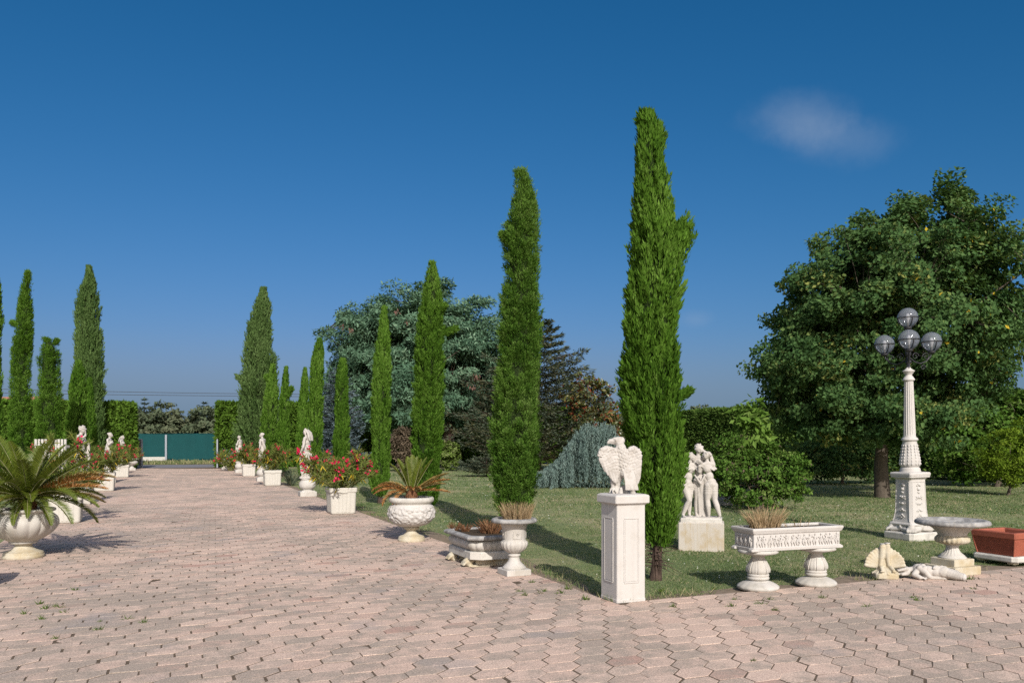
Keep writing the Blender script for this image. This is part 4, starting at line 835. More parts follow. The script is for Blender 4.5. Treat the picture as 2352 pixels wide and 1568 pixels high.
# group of three embracing figures on a stained block
def group_of_three():
    c = gp(1611, 1256); t = thing("figure_group", "white statue group of three embracing women on an ochre stained block", "statue", (c[0], c[1], 0), R(-14))
    m = MB(); m.rect([(.345, .235, -.05), (.345, .235, .39), (.33, .22, .405)], ch=.012)
    b = m.build("block", M['ochre'], t)
    m = MB(); m.rect([(.315, .205, .4), (.315, .205, .455), (.30, .19, .47)], ch=.01); m.build("slab", M['weather'], t)
    f = Fig()
    def body(x, y, h, lean, face, hip, legs, look, hair):
        """nude standing figure: pelvis at 52% of the height; lean shifts the shoulders"""
        K = h / 1.14; P = lambda a, b_, z: np.array([x, y, 0]) + rot2(np.array([a, b_, z]) * K, face)
        pel = (hip, 0, .60); che = (lean, 0, .84)
        f.ball(P(*pel), (.092 * K, .076 * K, .08 * K), (0, 0, face)); f.ball(P(pel[0], -.0, .545), (.102 * K, .082 * K, .07 * K), (0, 0, face)); f.ball(P((hip + lean) / 2, 0, .70), (.074 * K, .06 * K, .09 * K), (0, 0, face)); f.ball(P(*che), (.088 * K, .064 * K, .09 * K), (0, 0, face))
        f.ball(P(pel[0], .03, .565), (.078 * K, .06 * K, .06 * K), (0, 0, face))                      # seat
        f.limb([P(lean - .085, 0, .90), P(lean, 0, .92), P(lean + .085, 0, .90)], np.array([.040, .046, .040]) * K); f.limb([P(lean, 0, .91), P(lean + look[0] * .02, -.01, 1.0)], np.array([.036, .030]) * K)
        for e in (-1, 1): f.ball(P(lean + .036 * e, -.045, .835), .034 * K)
        f.head(P(lean + look[0] * .035, -.012, 1.06), .165 * K, rot2(np.array([look[0], -1 + abs(look[0]) * .6, look[1]]), face), hair=hair)
        for (kx, ky, fx, fy, e) in legs:
            hp = P(hip + .045 * e, 0, .54); kn = P(kx, ky, .30); an = P(fx, fy + .015, .045)
            f.limb([hp, (hp * .5 + kn * .5) + np.array([0, 0, 0]), kn], np.array([.078, .068, .048]) * K); f.limb([kn, kn * .6 + an * .4 + P(0, .012, 0) - P(0, 0, 0), an], np.array([.047, .049, .028]) * K); f.ball(kn, .043 * K)
            f.limb([an, P(fx, fy - .03, .018), P(fx + .005, fy - .075, .013)], np.array([.025, .024, .016]) * K)
        return P
    def arm(sh, el, wr, d, up, K=1.): f.limb([sh, el], np.array([.039, .031]) * K); f.limb([el, wr], np.array([.032, .022]) * K); f.hand(wr, d, up, .95 * K)
    Pl = body(-.205, -.03, 1.02, .035, R(24), -.015, ((.02, -.02, .03, 0, 1), (.0, -.07, -.09, -.01, -1)), (.55, .05), 'bun')
    Pc = body(-.025, .055, 1.15, -.03, R(4), .01, ((-.045, .0, -.05, 0, -1), (.06, -.03, .045, -.02, 1)), (.5, -.35), 'bun')
    Pr = body(.135, -.02, 1.04, .045, R(200), -.015, ((.05, .0, .03, 0, 1), (-.07, .03, -.13, .09, -1)), (.6, .02), 'bun')
    arm(Pl(.125, 0, .90), Pl(.17, -.10, .80), np.array([-.03, -.09, .80]), (1, .1, .05), (0, -1, .2)); arm(Pl(-.05, 0, .90), Pl(-.10, .0, .70), np.array([-.265, -.01, .66]), (.3, -.2, -.6), (-1, 0, 0))
    arm(Pr(.13, 0, .90), Pr(.15, -.09, .76), np.array([.0, -.09, .86]), (-.9, .1, .35), (-.2, -1, 0)); arm(Pc(.06, 0, .91), np.array([.15, .06, .80]), np.array([.215, -.045, .76]), (-.75, -.5, .05), (.2, -.9, .3), 1.)
    arm(Pc(-.11, 0, .91), np.array([-.17, .07, .84]), np.array([-.225, .02, .815]), (-.2, -.9, -.1), (-.8, -.3, .4)); arm(Pr(-.05, 0, .90), np.array([.14, .05, .95]), np.array([.04, .0, 1.03]), (-.6, -.2, .6), (0, -1, .3))
    for j in range(7):                                        # drapery falling between the figures
        q = j / 6; f.limb([(-.055 + .12 * q, -.02 + .03 * sin(j * 2), .62 + .05 * sin(j * 1.7)), (-.04 + .12 * q, .01, .36), (-.02 + .11 * q, .03, .0)], [.022, .026, .028])
    f.limb([(-.10, -.075, .66), (-.01, -.085, .53), (.055, -.07, .66)], [.014, .02, .014])
    f.m.rect([(.28, .17, -.01), (.28, .17, .012)], ch=.05)
    mesh_obj("figures", f.done(.0066, 1), M['statue'], t, (0, 0, .47))
group_of_three()

# plants used in the pots
def tuft(name, label, cat, loc, n, h, r, mat, seed, spread=.35, w=.008, group=None, base=.5):
    rng = np.random.default_rng(seed); m = MB(); a = rng.random(n) * 2 * pi; q = np.sqrt(rng.random(n)) * r * base
    P = np.c_[q * np.cos(a), q * np.sin(a), np.zeros(n)]; A = unit(np.c_[np.cos(a) * spread * rng.random(n), np.sin(a) * spread * rng.random(n), np.ones(n)] + rng.normal(0, .10, (n, 3)))
    L = h * rng.uniform(.45, 1.1, n); tt = rng.random(n)
    for k in range(3):                                        # bending blades in three short lengths
        N = np.c_[np.sin(a * 7), np.cos(a * 5), rng.normal(0, .2, n)]; m.leaves(P, A, N, L * .46, w * (1.2 - .3 * k), 0, tt); P = P + A * (L * .33)[:, None]; A = unit(A + np.c_[np.cos(a), np.sin(a), -np.ones(n) * .2] * .16)
    return tag(m.build(name, M[mat], None, loc), label, cat, group)
def gad(nl, z0, z1, amp, base=None):
    return lambda th, z, r: r * (1 + (amp * (np.abs(np.cos(th * nl / 2)) - .6) if z0 < z < z1 else 0))
# tall campana urn with dry straw
c = gp(1181, 1318); t = thing("campana_urn", "tall bell shaped white urn with a grey rim holding straw", "urn", (c[0], c[1], 0)); U1 = c
m = MB(); m.rect([(.158, .158, 0), (.162, .162, .006), (.162, .162, .068), (.152, .152, .076)], a=A0); m.lathe([(.142, .074), (.146, .085), (.143, .10), (.128, .11), (.125, .118), (.10, .14), (.078, .165), (.068, .195), (.064, .22)], 40); m.build("foot", M['white'], t)
m = MB(); m.lathe([(.060, .218), (.066, .222), (.078, .232), (.082, .245), (.076, .257), (.058, .262), (.062, .272)], 36); m.build("collar", M['white'], t)
m = MB(); m.lathe([(.075, .268), (.115, .295), (.150, .330), (.166, .368), (.168, .395), (.158, .415), (.148, .420), (.150, .428), (.146, .434)], 84, gad(18, .28, .416, .075)); m.build("gadrooned_bowl", M['white'], t)
m = MB(); m.lathe([(.140, .432), (.141, .46), (.142, .50), (.146, .54), (.154, .58), (.166, .615), (.184, .640), (.20, .648)], 48)
for k in range(4):
    a = k * pi / 2 + R(-72); ca, sa = cos(a), sin(a); f_ = lambda x, z, o=0: np.array([(.146 + o) * cos(a + x / .15), (.146 + o) * sin(a + x / .15), z])
    for (x0, x1, z0, z1) in ((-.06, .06, .455, .46), (-.06, .06, .555, .56), (-.06, -.055, .455, .56), (.055, .06, .455, .56)): m.tube([f_(x0, z0), f_((x0 + x1) / 2, (z0 + z1) / 2, .001), f_(x1, z1)], .0042, 5)
    for (x, z, r) in ((0, .52, .012), (-.014, .505, .009), (.014, .505, .009), (-.02, .525, .008), (.02, .525, .008), (0, .49, .009), (0, .538, .008)): m.ball(f_(x, z), r, ICO1)
m.build("bell", M['white'], t)
m = MB(); m.lathe([(.195, .646), (.245, .642), (.275, .648), (.285, .662), (.284, .682), (.270, .697), (.245, .704), (.232, .698), (.226, .670), (.222, .64)], 48, lambda th, z, r: r * (1 + .008 * np.cos(th * 30) * (z > .65) * (z < .69)), caps=(False, False)); m.build("rim", M['rim'], t)
m = MB(); m.lathe([(.224, .655), (.1, .662), (.02, .665)], 24); m.build("soil", M['soil'], t)
tuft("straw_tuft", "dense upright tuft of dry straw in the bell shaped urn", "dry grass", (c[0] + .035, c[1], .655), 620, .23, .20, 'straw', 5, .25, .007, base=.85)
# low octagonal trough on lion feet
c = np.array([-.43, 11.36]); t = thing("footed_trough", "low oblong stone trough with ribbed sides on lion feet", "planter", (c[0], c[1], 0), A0)
hx, hy = .34, .57
def trect(m, prof, mi=0): m.rect([(hx + a, hy + a, z, .11) for a, z in prof], mi)
m = MB(); trect(m, [(-.03, .105), (-.025, .11), (-.025, .195), (-.035, .205), (-.05, .21)]); m.build("base_slab", M['weather'], t)
m = MB()
per = 0; loops = []; S = []
for zz, o in ((.208, -.075), (.222, -.06), (.245, -.035), (.27, -.022), (.30, -.018), (.325, -.025), (.345, -.05)):
    X, Y, ch = hx + o, hy + o, .11; V = np.array([[X - ch, -Y], [X, -Y + ch], [X, Y - ch], [X - ch, Y], [-X + ch, Y], [-X, Y - ch], [-X, -Y + ch], [-X + ch, -Y]]); lp = []
    for k in range(8):
        a, b = V[k], V[(k + 1) % 8]; n_ = 80 if k in (1, 5) else (40 if k in (3, 7) else 16); L = np.linalg.norm(b - a); d = (b - a) / L; nr = np.array([d[1], -d[0]]); s = np.arange(n_) / n_
        q = a + s[:, None] * (b - a) + nr * (.012 * (np.abs(np.sin(s * pi * n_ / 8)) - .5))[:, None]; lp.append(q)
    lp = np.vstack(lp); loops.append(np.c_[lp, np.full(len(lp), zz)])
m.loft(loops, smooth=True); m.build("ribbed_belly", M['white'], t)
m = MB(); trect(m, [(-.055, .343), (-.05, .352), (-.03, .358), (0.0, .362), (.025, .372), (.032, .39), (.028, .408), (.01, .42), (-.02, .424), (-.05, .42), (-.058, .405), (-.058, .36)]); m.build("rim", M['rim'], t)
m = MB(); trect(m, [(-.056, .39), (-.057, .396)]); m.build("soil", M['soil'], t)
for y in (-.31, .31):
    f = Fig(); f.m.rect([(.33, .075, .0), (.33, .075, .022)], c=(.02, y), ch=.02); f.m.rect([(.26, .055, .02), (.26, .06, .11)], c=(.06, y), ch=.01)
    f.ball((-.30, y, .06), (.075, .07, .06)); f.ball((-.26, y, .10), (.06, .055, .06)); f.limb([(-.24, y, .13), (-.22, y, .16)], [.05, .03])
    for k in range(4): yy_ = y + (k - 1.5) * .034; f.limb([(-.28, yy_, .085), (-.345, yy_, .06), (-.375, yy_, .03)], [.022, .021, .016])
    me = f.done(.008, 1); mesh_obj("lion_foot", me, M['cream'], t)
for (x, y, s) in ((.12, -.05, 1.0), (-.12, .3, .5), (.2, .25, .7), (-.2, .5, .5)):
    q = c + rot2(np.array([x, y]), A0); tuft("withered_plant", ("large red brown withered plant in the footed trough", "faded sprig at the far end of the footed trough", "withered plant along the back edge of the footed trough", "withered weed spilling over the footed trough's far corner")[[1.0, .5, .7, .5].index(s) if y < .5 else 3], "withered plant", (q[0], q[1], .392), int(150 * s), .17 * s + .04, .16 * s, 'dryred', int(x * 100 + 50), 1.0, .014, base=.7)
# cycads
def cycad(name, label, loc, fronds, seed, wid=.15, nl=46, trunk=.12, lw=.0135):
    """fronds: (heading, rise at root, length, droop, material)"""
    rng = np.random.default_rng(seed); t = thing(name, label, "cycad", loc); m = MB()
    m.ball((0, 0, .02), (trunk * .7, trunk * .7, trunk * .95), ICO3); 
    n = 160; v = unit(rng.normal(0, 1, (n, 3))); v[:, 2] = abs(v[:, 2]); m.leaves(v * trunk * .6 * [1, 1, 1.3], v + [0, 0, .7], np.cross(v, [0, 0, 1.]) + .01, rng.uniform(.03, .07, n), .014, 0, rng.random(n)); m.build("caudex", M['dryred'], t)
    for (hd, el, L, dr, mt) in fronds:
        m = MB(); s = np.linspace(0, 1, 14); dx = np.array([cos(hd), sin(hd), 0]); ang = el - dr * s ** 1.4; step = L / 13
        P = np.zeros((14, 3)); P[0] = dx * trunk * .25 + [0, 0, trunk * .7]
        for i in range(1, 14): P[i] = P[i - 1] + step * (dx * cos(ang[i]) + np.array([0, 0, sin(ang[i])]))
        m.tube(P, np.linspace(.0085, .0025, 14) * (L / .7) ** .5, 5, 1)
        q = np.repeat(np.linspace(.10, .995, nl), 2); sg = np.tile([-1, 1], nl); ip = np.stack([np.interp(q, s, P[:, k]) for k in range(3)], 1); an = np.interp(q, s, ang)
        T = dx * np.cos(an)[:, None] + np.array([0, 0, 1.]) * np.sin(an)[:, None]; sd_ = np.array([-sin(hd), cos(hd), 0]); up = np.cross(sd_, T) * -1; up = np.cross(T, np.broadcast_to(sd_, T.shape))
        ll = wid * L / .7 * (np.sin(np.clip(q, 0, 1) * pi * .86 + .30) ** .8) * rng.uniform(.9, 1.1, len(q))
        A = unit(T * (.55 + .5 * q[:, None]) + sd_ * sg[:, None] * .9 - up * -.42 + rng.normal(0, .06 if 'brown' not in mt else .16, T.shape) + np.array([0, 0, -.12 if 'brown' in mt else 0]))
        m.leaves(ip, A, up + sd_ * sg[:, None] * -.5, np.maximum(ll, .02), lw * (L / .7) ** .6, 0, np.clip(rng.normal(.5, .2, len(q)), 0, 1), .2)
        m.build("frond", [M[mt], M['stem']], t)
    return t
# round urn with a leafy relief, half dead cycad
c = gp(945, 1241); t = thing("relief_urn", "round white urn covered in rough leaf relief on a cream foot", "urn", (c[0], c[1], 0)); U2 = c
m = MB(); m.lathe([(.22, 0), (.224, .01), (.224, .045), (.214, .05), (.216, .058), (.208, .075), (.19, .085), (.13, .105), (.095, .135), (.082, .165), (.078, .185)], 44); m.build("foot", M['cream'], t)
m = MB(); m.lathe([(.08, .183), (.125, .20), (.135, .215), (.12, .232), (.12, .24)], 36); m.build("collar", M['cream'], t)
m = MB(); pr_ = [(.12, .238)] + [(.385 * (sin(a) ** .62 if a < pi / 2 else sin(a) ** .5), .475 - .235 * cos(a)) for a in np.linspace(.12, 2.05, 40)] + [(.335, .60), (.325, .615)]
rz = np.random.default_rng(8)
m.lathe(pr_, 150, lambda th, z, r: r + (.030 * (vnoise(th * 9 + z * 14, z * 30, 2) - .5) + .030 * (vnoise(th * 20, z * 42 + th * 4, 5) - .5) + .016 * (vnoise(th * 40, z * 80, 9) - .5)) * np.clip((z - .27) * 14, 0, 1) * np.clip((.60 - z) * 20, 0, 1), smooth=True); m.build("relief_bowl", M['white_clean'], t)
m = MB(); m.lathe([(.325, .612), (.335, .632), (.355, .645), (.372, .662), (.376, .69), (.37, .715), (.355, .728), (.335, .73), (.325, .715), (.32, .68)], 52, caps=(False, False)); m.build("rim", M['weather'], t)
m = MB(); m.lathe([(.322, .69), (.15, .71), (.02, .715)], 24); m.build("soil", M['soil'], t)
fr = [(R(a), R(e), L, d_, 'cycad') for a, e, L, d_ in ((175, 62, .58, .3), (150, 70, .60, .2), (120, 78, .60, .1), (200, 72, .56, .15), (90, 80, .62, .1), (60, 78, .60, .1), (30, 70, .62, .15), (10, 62, .64, .1), (330, 74, .58, .1), (280, 82, .58, .05), (240, 80, .55, .1))]
fr += [(R(a), R(e), L, d_, 'cycadpale') for a, e, L, d_ in ((12, 34, .66, .25), (25, 22, .60, .4), (345, 28, .55, .5), (170, 36, .58, 1.0))]
fr += [(R(a), R(e), L, d_, 'cycadbrown') for a, e, L, d_ in ((180, 30, .66, 1.1), (192, 18, .60, .8), (168, 24, .62, 1.0), (205, 14, .56, 1.5), (222, 8, .48, 2.2), (352, 8, .62, .3), (5, 30, .64, .45), (258, 60, .26, 1.6), (285, 55, .24, 1.6), (310, 50, .28, 1.4), (100, 40, .4, .8))]
cycad("half_dead_cycad", "half dead cycad with orange drooping fronds in the rough relief urn", (c[0], c[1], .72), fr, 3, .15, 52, .13, .019)
# big fluted urn with a large cycad
c = gp(54, 1279); t = thing("fluted_urn", "large wide fluted white urn under the biggest cycad", "urn", (c[0], c[1], 0)); U3 = c
m = MB(); m.lathe([(.262, 0), (.268, .012), (.266, .045), (.255, .052), (.258, .06), (.25, .078), (.225, .085), (.16, .115), (.12, .15), (.105, .18), (.115, .19)], 48); m.build("foot", M['cream'], t)
m = MB(); pr_ = [(.115, .188), (.17, .205), (.19, .215), (.18, .235)] + [(.18 + .27 * sin(q * pi / 2) ** .75, .24 + .27 * q) for q in np.linspace(.04, 1, 14)] + [(.445, .54), (.43, .575), (.40, .605), (.375, .62)]
m.lathe(pr_, 168, lambda th, z, r: r * (1 + .055 * (np.abs(np.cos(th * 9)) ** .6 - .7) * np.clip((z - .22) * 8, 0, 1) * np.clip((.60 - z) * 25, 0, 1))); m.build("fluted_bowl", M['white'], t)
m = MB(); m.lathe([(.372, .618), (.36, .635), (.375, .65), (.405, .66), (.415, .678), (.405, .695), (.38, .70), (.365, .69), (.36, .66)], 56, caps=(False, False)); m.build("rim", M['weather'], t)
m = MB(); m.lathe([(.362, .665), (.18, .69), (.02, .70)], 24); m.build("soil", M['soil'], t)
rg = np.random.default_rng(17); fr = []
for k in range(38):
    a = k * 2.39996; e = R(80 - 74 * (k / 37) ** .8); fr.append((a, e + rg.normal(0, .06), rg.uniform(.92, 1.16) * (1 - .15 * (k < 4)), .35 + .55 * (k / 37) + rg.normal(0, .08), 'cycad'))
fr += [(R(4), R(34), 1.22, .75, 'cycadpale'), (R(352), R(20), 1.2, .5, 'cycadbrown'), (R(358), R(28), 1.2, .6, 'cycadbrown'), (R(12), R(14), 1.0, .7, 'cycadpale'), (R(185), R(16), .9, .7, 'cycadbrown'), (R(240), R(14), .6, 1.3, 'cycadbrown'), (R(300), R(10), .55, 1.5, 'cycad'), (R(325), R(0), .75, 1.1, 'cycad'), (R(280), R(-5), .6, 1.2, 'cycad'), (R(340), R(6), .9, 1.1, 'cycad'), (R(250), R(0), .6, 1.3, 'cycad')]
cycad("large_cycad", "biggest green cycad with wide arching fronds in the fluted urn", (c[0] + .06, c[1], .72), fr, 9, .125, 78, .17)

# white plastic pots with oleanders
def pot(p, w, h, label, rotz=A0, name="square_pot"):
    t = thing(name, label, "planter", (p[0], p[1], 0), rotz, "square white pots along the drive"); m = MB(); a = w / 2; b = a * .90
    def ring(hx, z, ridge=0):
        n_ = 22; out = []; V = np.array([[hx, -hx], [hx, hx], [-hx, hx], [-hx, -hx]]); cr = .055
        for k in range(4):
            p0, p1 = V[k - 1], V[k]; d = unit(p1 - p0); nr = np.array([d[1], -d[0]]); s = np.linspace(cr, 2 * hx - cr, n_); rr = ridge * (((np.arange(n_) // 2) % 2) == 0) * (np.arange(n_) > 2) * (np.arange(n_) < n_ - 3)
            out.append(p0 + d * s[:, None] + nr * rr[:, None]); cc = p1 - d * cr - nr * cr; th = np.linspace(0, pi / 2, 6)[1:-1]; out.append(cc + cr * (nr * np.cos(th)[:, None] + d * np.sin(th)[:, None]))
        q = np.vstack(out); return np.c_[q, np.full(len(q), z)]
    m.loft([ring(b - .03, 0), ring(b - .008, .01), ring(b, .035, 0), ring(b + .002, .05, .006), ring(a - .012, h * .80, .006), ring(a - .010, h * .815, 0), ring(a + .004, h * .83), ring(a + .008, h * .86), ring(a + .010, h - .015), ring(a + .004, h), ring(a - .02, h), ring(a - .026, h - .02), ring(a - .035, h - .09)], caps=(True, True)); m.build("body", M['plastic'], t)
    m = MB(); m.rect([(a * .26, .012, h * .80), (a * .26, .016, h * .82), (a * .24, .014, h * .86)], c=(0, -a - .004)); m.build("lip", M['plastic'], t)
    m = MB(); m.rect([(a - .04, a - .04, h - .1), (a - .04, a - .04, h - .075)], ch=.05); m.build("soil", M['soil'], t)
    return t
def oleander(p, z, R_, H_, label, seed, stems=16, fl=26, lf=.13, yellow=.03, w=.022, sparse=1., lean=(0, 0)):
    rng = np.random.default_rng(seed); t = thing("oleander", label, "oleander", (p[0], p[1], z), 0, "oleanders in the square pots"); S = MB(); Lf = MB(); Fl = MB(); tips = []
    for k in range(stems):
        a = rng.random() * 2 * pi; r = R_ * (.35 + .65 * rng.random() ** .6); h = H_ * rng.uniform(.45, 1) * (1.05 - .5 * (r / R_) ** 2)
        e = np.array([r * cos(a) + lean[0] * h, r * sin(a) + lean[1] * h, h]); b = np.array([rng.normal(0, .05), rng.normal(0, .05), -.07]); mid = b * .4 + e * .6 - np.array([e[0], e[1], 0]) * .22 + rng.normal(0, .03, 3)
        q = np.linspace(0, 1, 8)[:, None]; pts = b * (1 - q) ** 2 + 2 * mid * q * (1 - q) + e * q ** 2; S.tube(pts, np.linspace(.011, .004, 8), 5, caps=(False, False)); tips.append((e, pts))
        for j in range(rng.integers(1, 4)):
            i = rng.integers(3, 7); b2 = pts[i]; e2 = b2 + np.array([rng.normal(0, .16), rng.normal(0, .16), rng.uniform(.08, .28)]) * R_ * 1.3; q2 = np.linspace(0, 1, 5)[:, None]; p2 = b2 + (e2 - b2) * q2; S.tube(p2, np.linspace(.006, .003, 5), 4, caps=(False, False)); tips.append((e2, p2))
    for e, pts in tips:
        n = int(rng.integers(26, 46) * sparse); s = rng.beta(2.2, 1.1, n); i = s * (len(pts) - 1); i0 = np.minimum(i.astype(int), len(pts) - 2); fr_ = (i - i0)[:, None]; P = pts[i0] * (1 - fr_) + pts[i0 + 1] * fr_
        ax = unit(pts[-1] - pts[-2]); A = unit(ax * .75 + rng.normal(0, .62, (n, 3)) + np.array([0, 0, .12])); N = unit(np.cross(A, rng.normal(0, 1, (n, 3))))
        y = rng.random(n) < yellow; A[y] = unit(A[y] + np.array([0, 0, -1.6])); L = lf * rng.uniform(.8, 1.45, n)
        for mi, sel in ((0, ~y), (1, y)):
            if sel.any(): Lf.leaves(P[sel], A[sel], N[sel], L[sel], w * rng.uniform(.8, 1.1, sel.sum()), mi, np.clip(rng.normal(.5, .24, sel.sum()), 0, 1), .15)
    ch = rng.permutation(len(tips))[:fl]
    for c_ in ch:
        e = tips[c_][0]; n = rng.integers(5, 11)
        for _ in range(n):
            cc = e + rng.normal(0, .032, 3) + np.array([0, 0, .03]); nr = unit(rng.normal(0, .6, 3) + np.array([0, -.5, .5])); u_ = unit(np.cross(nr, [.3, .5, .8])); v_ = np.cross(nr, u_); th = np.arange(5) * 2 * pi / 5; A = np.cos(th)[:, None] * u_ + np.sin(th)[:, None] * v_ + nr * .3
            Fl.leaves(np.repeat(cc[None], 5, 0), A, np.repeat(nr[None], 5, 0), .027 * w / .022, .022 * w / .022, 0, np.full(5, rng.random()))
    S.build("stems", M['stem'], t); Lf.build("leaves", [M['oleander'], M['olyellow']], t)
    if Fl.n: Fl.build("flowers", M['flower'], t)
    return t
q = np.array([-3.95, 19.12]); pot(q, .62, .60, "nearest square white pot of the far row, with the red flowered oleander"); oleander(q, .52, 1.0, 1.05, "oleander with the most crimson flowers, in the nearest pot of the far row", 101, 30, 60, lean=(-.35, -.1), sparse=.9, lf=.17, w=.028)
q = at_depth(625, 31.3); pot(q, .64, .58, "square white pot in front of the statue with bound hair"); oleander(q, .5, .95, 1.15, "olive leaved oleander below the thin cypresses, few flowers", 102, 18, 26, lf=.16, w=.03)
q = at_depth(571, 39.7); pot(q, .62, .58, "small looking square white pot next to the farthest statue on the hedge side"); oleander(q, .5, .95, 1.1, "oleander speckled with dull red between the two farther statues", 103, 18, 40, lf=.18, w=.036)
q = at_depth(531, 47); oleander(q, 0., .95, 1.5, "reddish oleander growing from the ground beside the little agave urn", 104, 16, 26, lf=.2, w=.04)
q = at_depth(152, 17.0); pot(q, .62, .56, "square white pot half hidden by the big fluted urn"); oleander(q, .48, .9, 1.35, "tall oleander mostly hidden behind the large cycad", 105, 18, 22, lf=.15, w=.026)
q = at_depth(240, 27.9); pot(q, .66, .60, "square white pot in the middle of the near row, in full view"); oleander(q, .52, .98, 1.15, "loose oleander with pink tops before the statue at the hedge", 106, 22, 30, lf=.16, w=.03, lean=(.05, 0))
q = at_depth(280, 38.6); pot(q, .64, .58, "farthest square white pot of the near row, by the small rosette urn"); oleander(q, .5, .95, 1.15, "yellowish oleander next to the gate board", 107, 18, 30, lf=.18, w=.036)
pot(np.array([-6.15, 9.15]), .6, .6, "square white pot just outside the picture that casts the corner shadow")
# little urns at the gate
def small_urn(p, label):
    t = thing("small_urn", label, "urn", (p[0], p[1], 0), A0, "small urns at the gate"); m = MB(); m.rect([(.2, .2, 0), (.2, .2, .12)]); m.lathe([(.17, .12), (.10, .18), (.07, .24), (.09, .27)], 24); m.build("foot", M['white'], t)
    m = MB(); m.lathe([(.09, .265), (.20, .31), (.30, .40), (.32, .46), (.29, .53), (.24, .56), (.25, .60), (.36, .64), (.37, .67), (.32, .68), (.30, .64)], 60, gad(14, .3, .53, .06)); m.build("bowl", M['white'], t); return t
p = at_depth(517, 49.2); small_urn(p, "little white urn with a blue agave at the hedge end"); tuft("agave", "spiky blue grey agave in the little urn at the hedge end", "agave", (p[0], p[1], .64), 44, .85, .2, 'weeping', 31, 1.5, .09)
p = at_depth(303, 48); small_urn(p, "little white urn with a pale rosette beside the gate board"); tuft("rosette_plant", "pale rosette plant in the little urn beside the gate board", "plant", (p[0], p[1], .64), 40, .34, .3, 'variegated', 32, 1.6, .08)
tuft("yucca", "dark spiky yucca on the grass beyond the second oleander pot", "yucca", (*at_depth(668, 31.6), 0), 70, .75, .16, 'sprucedark', 33, 1.1, .04)
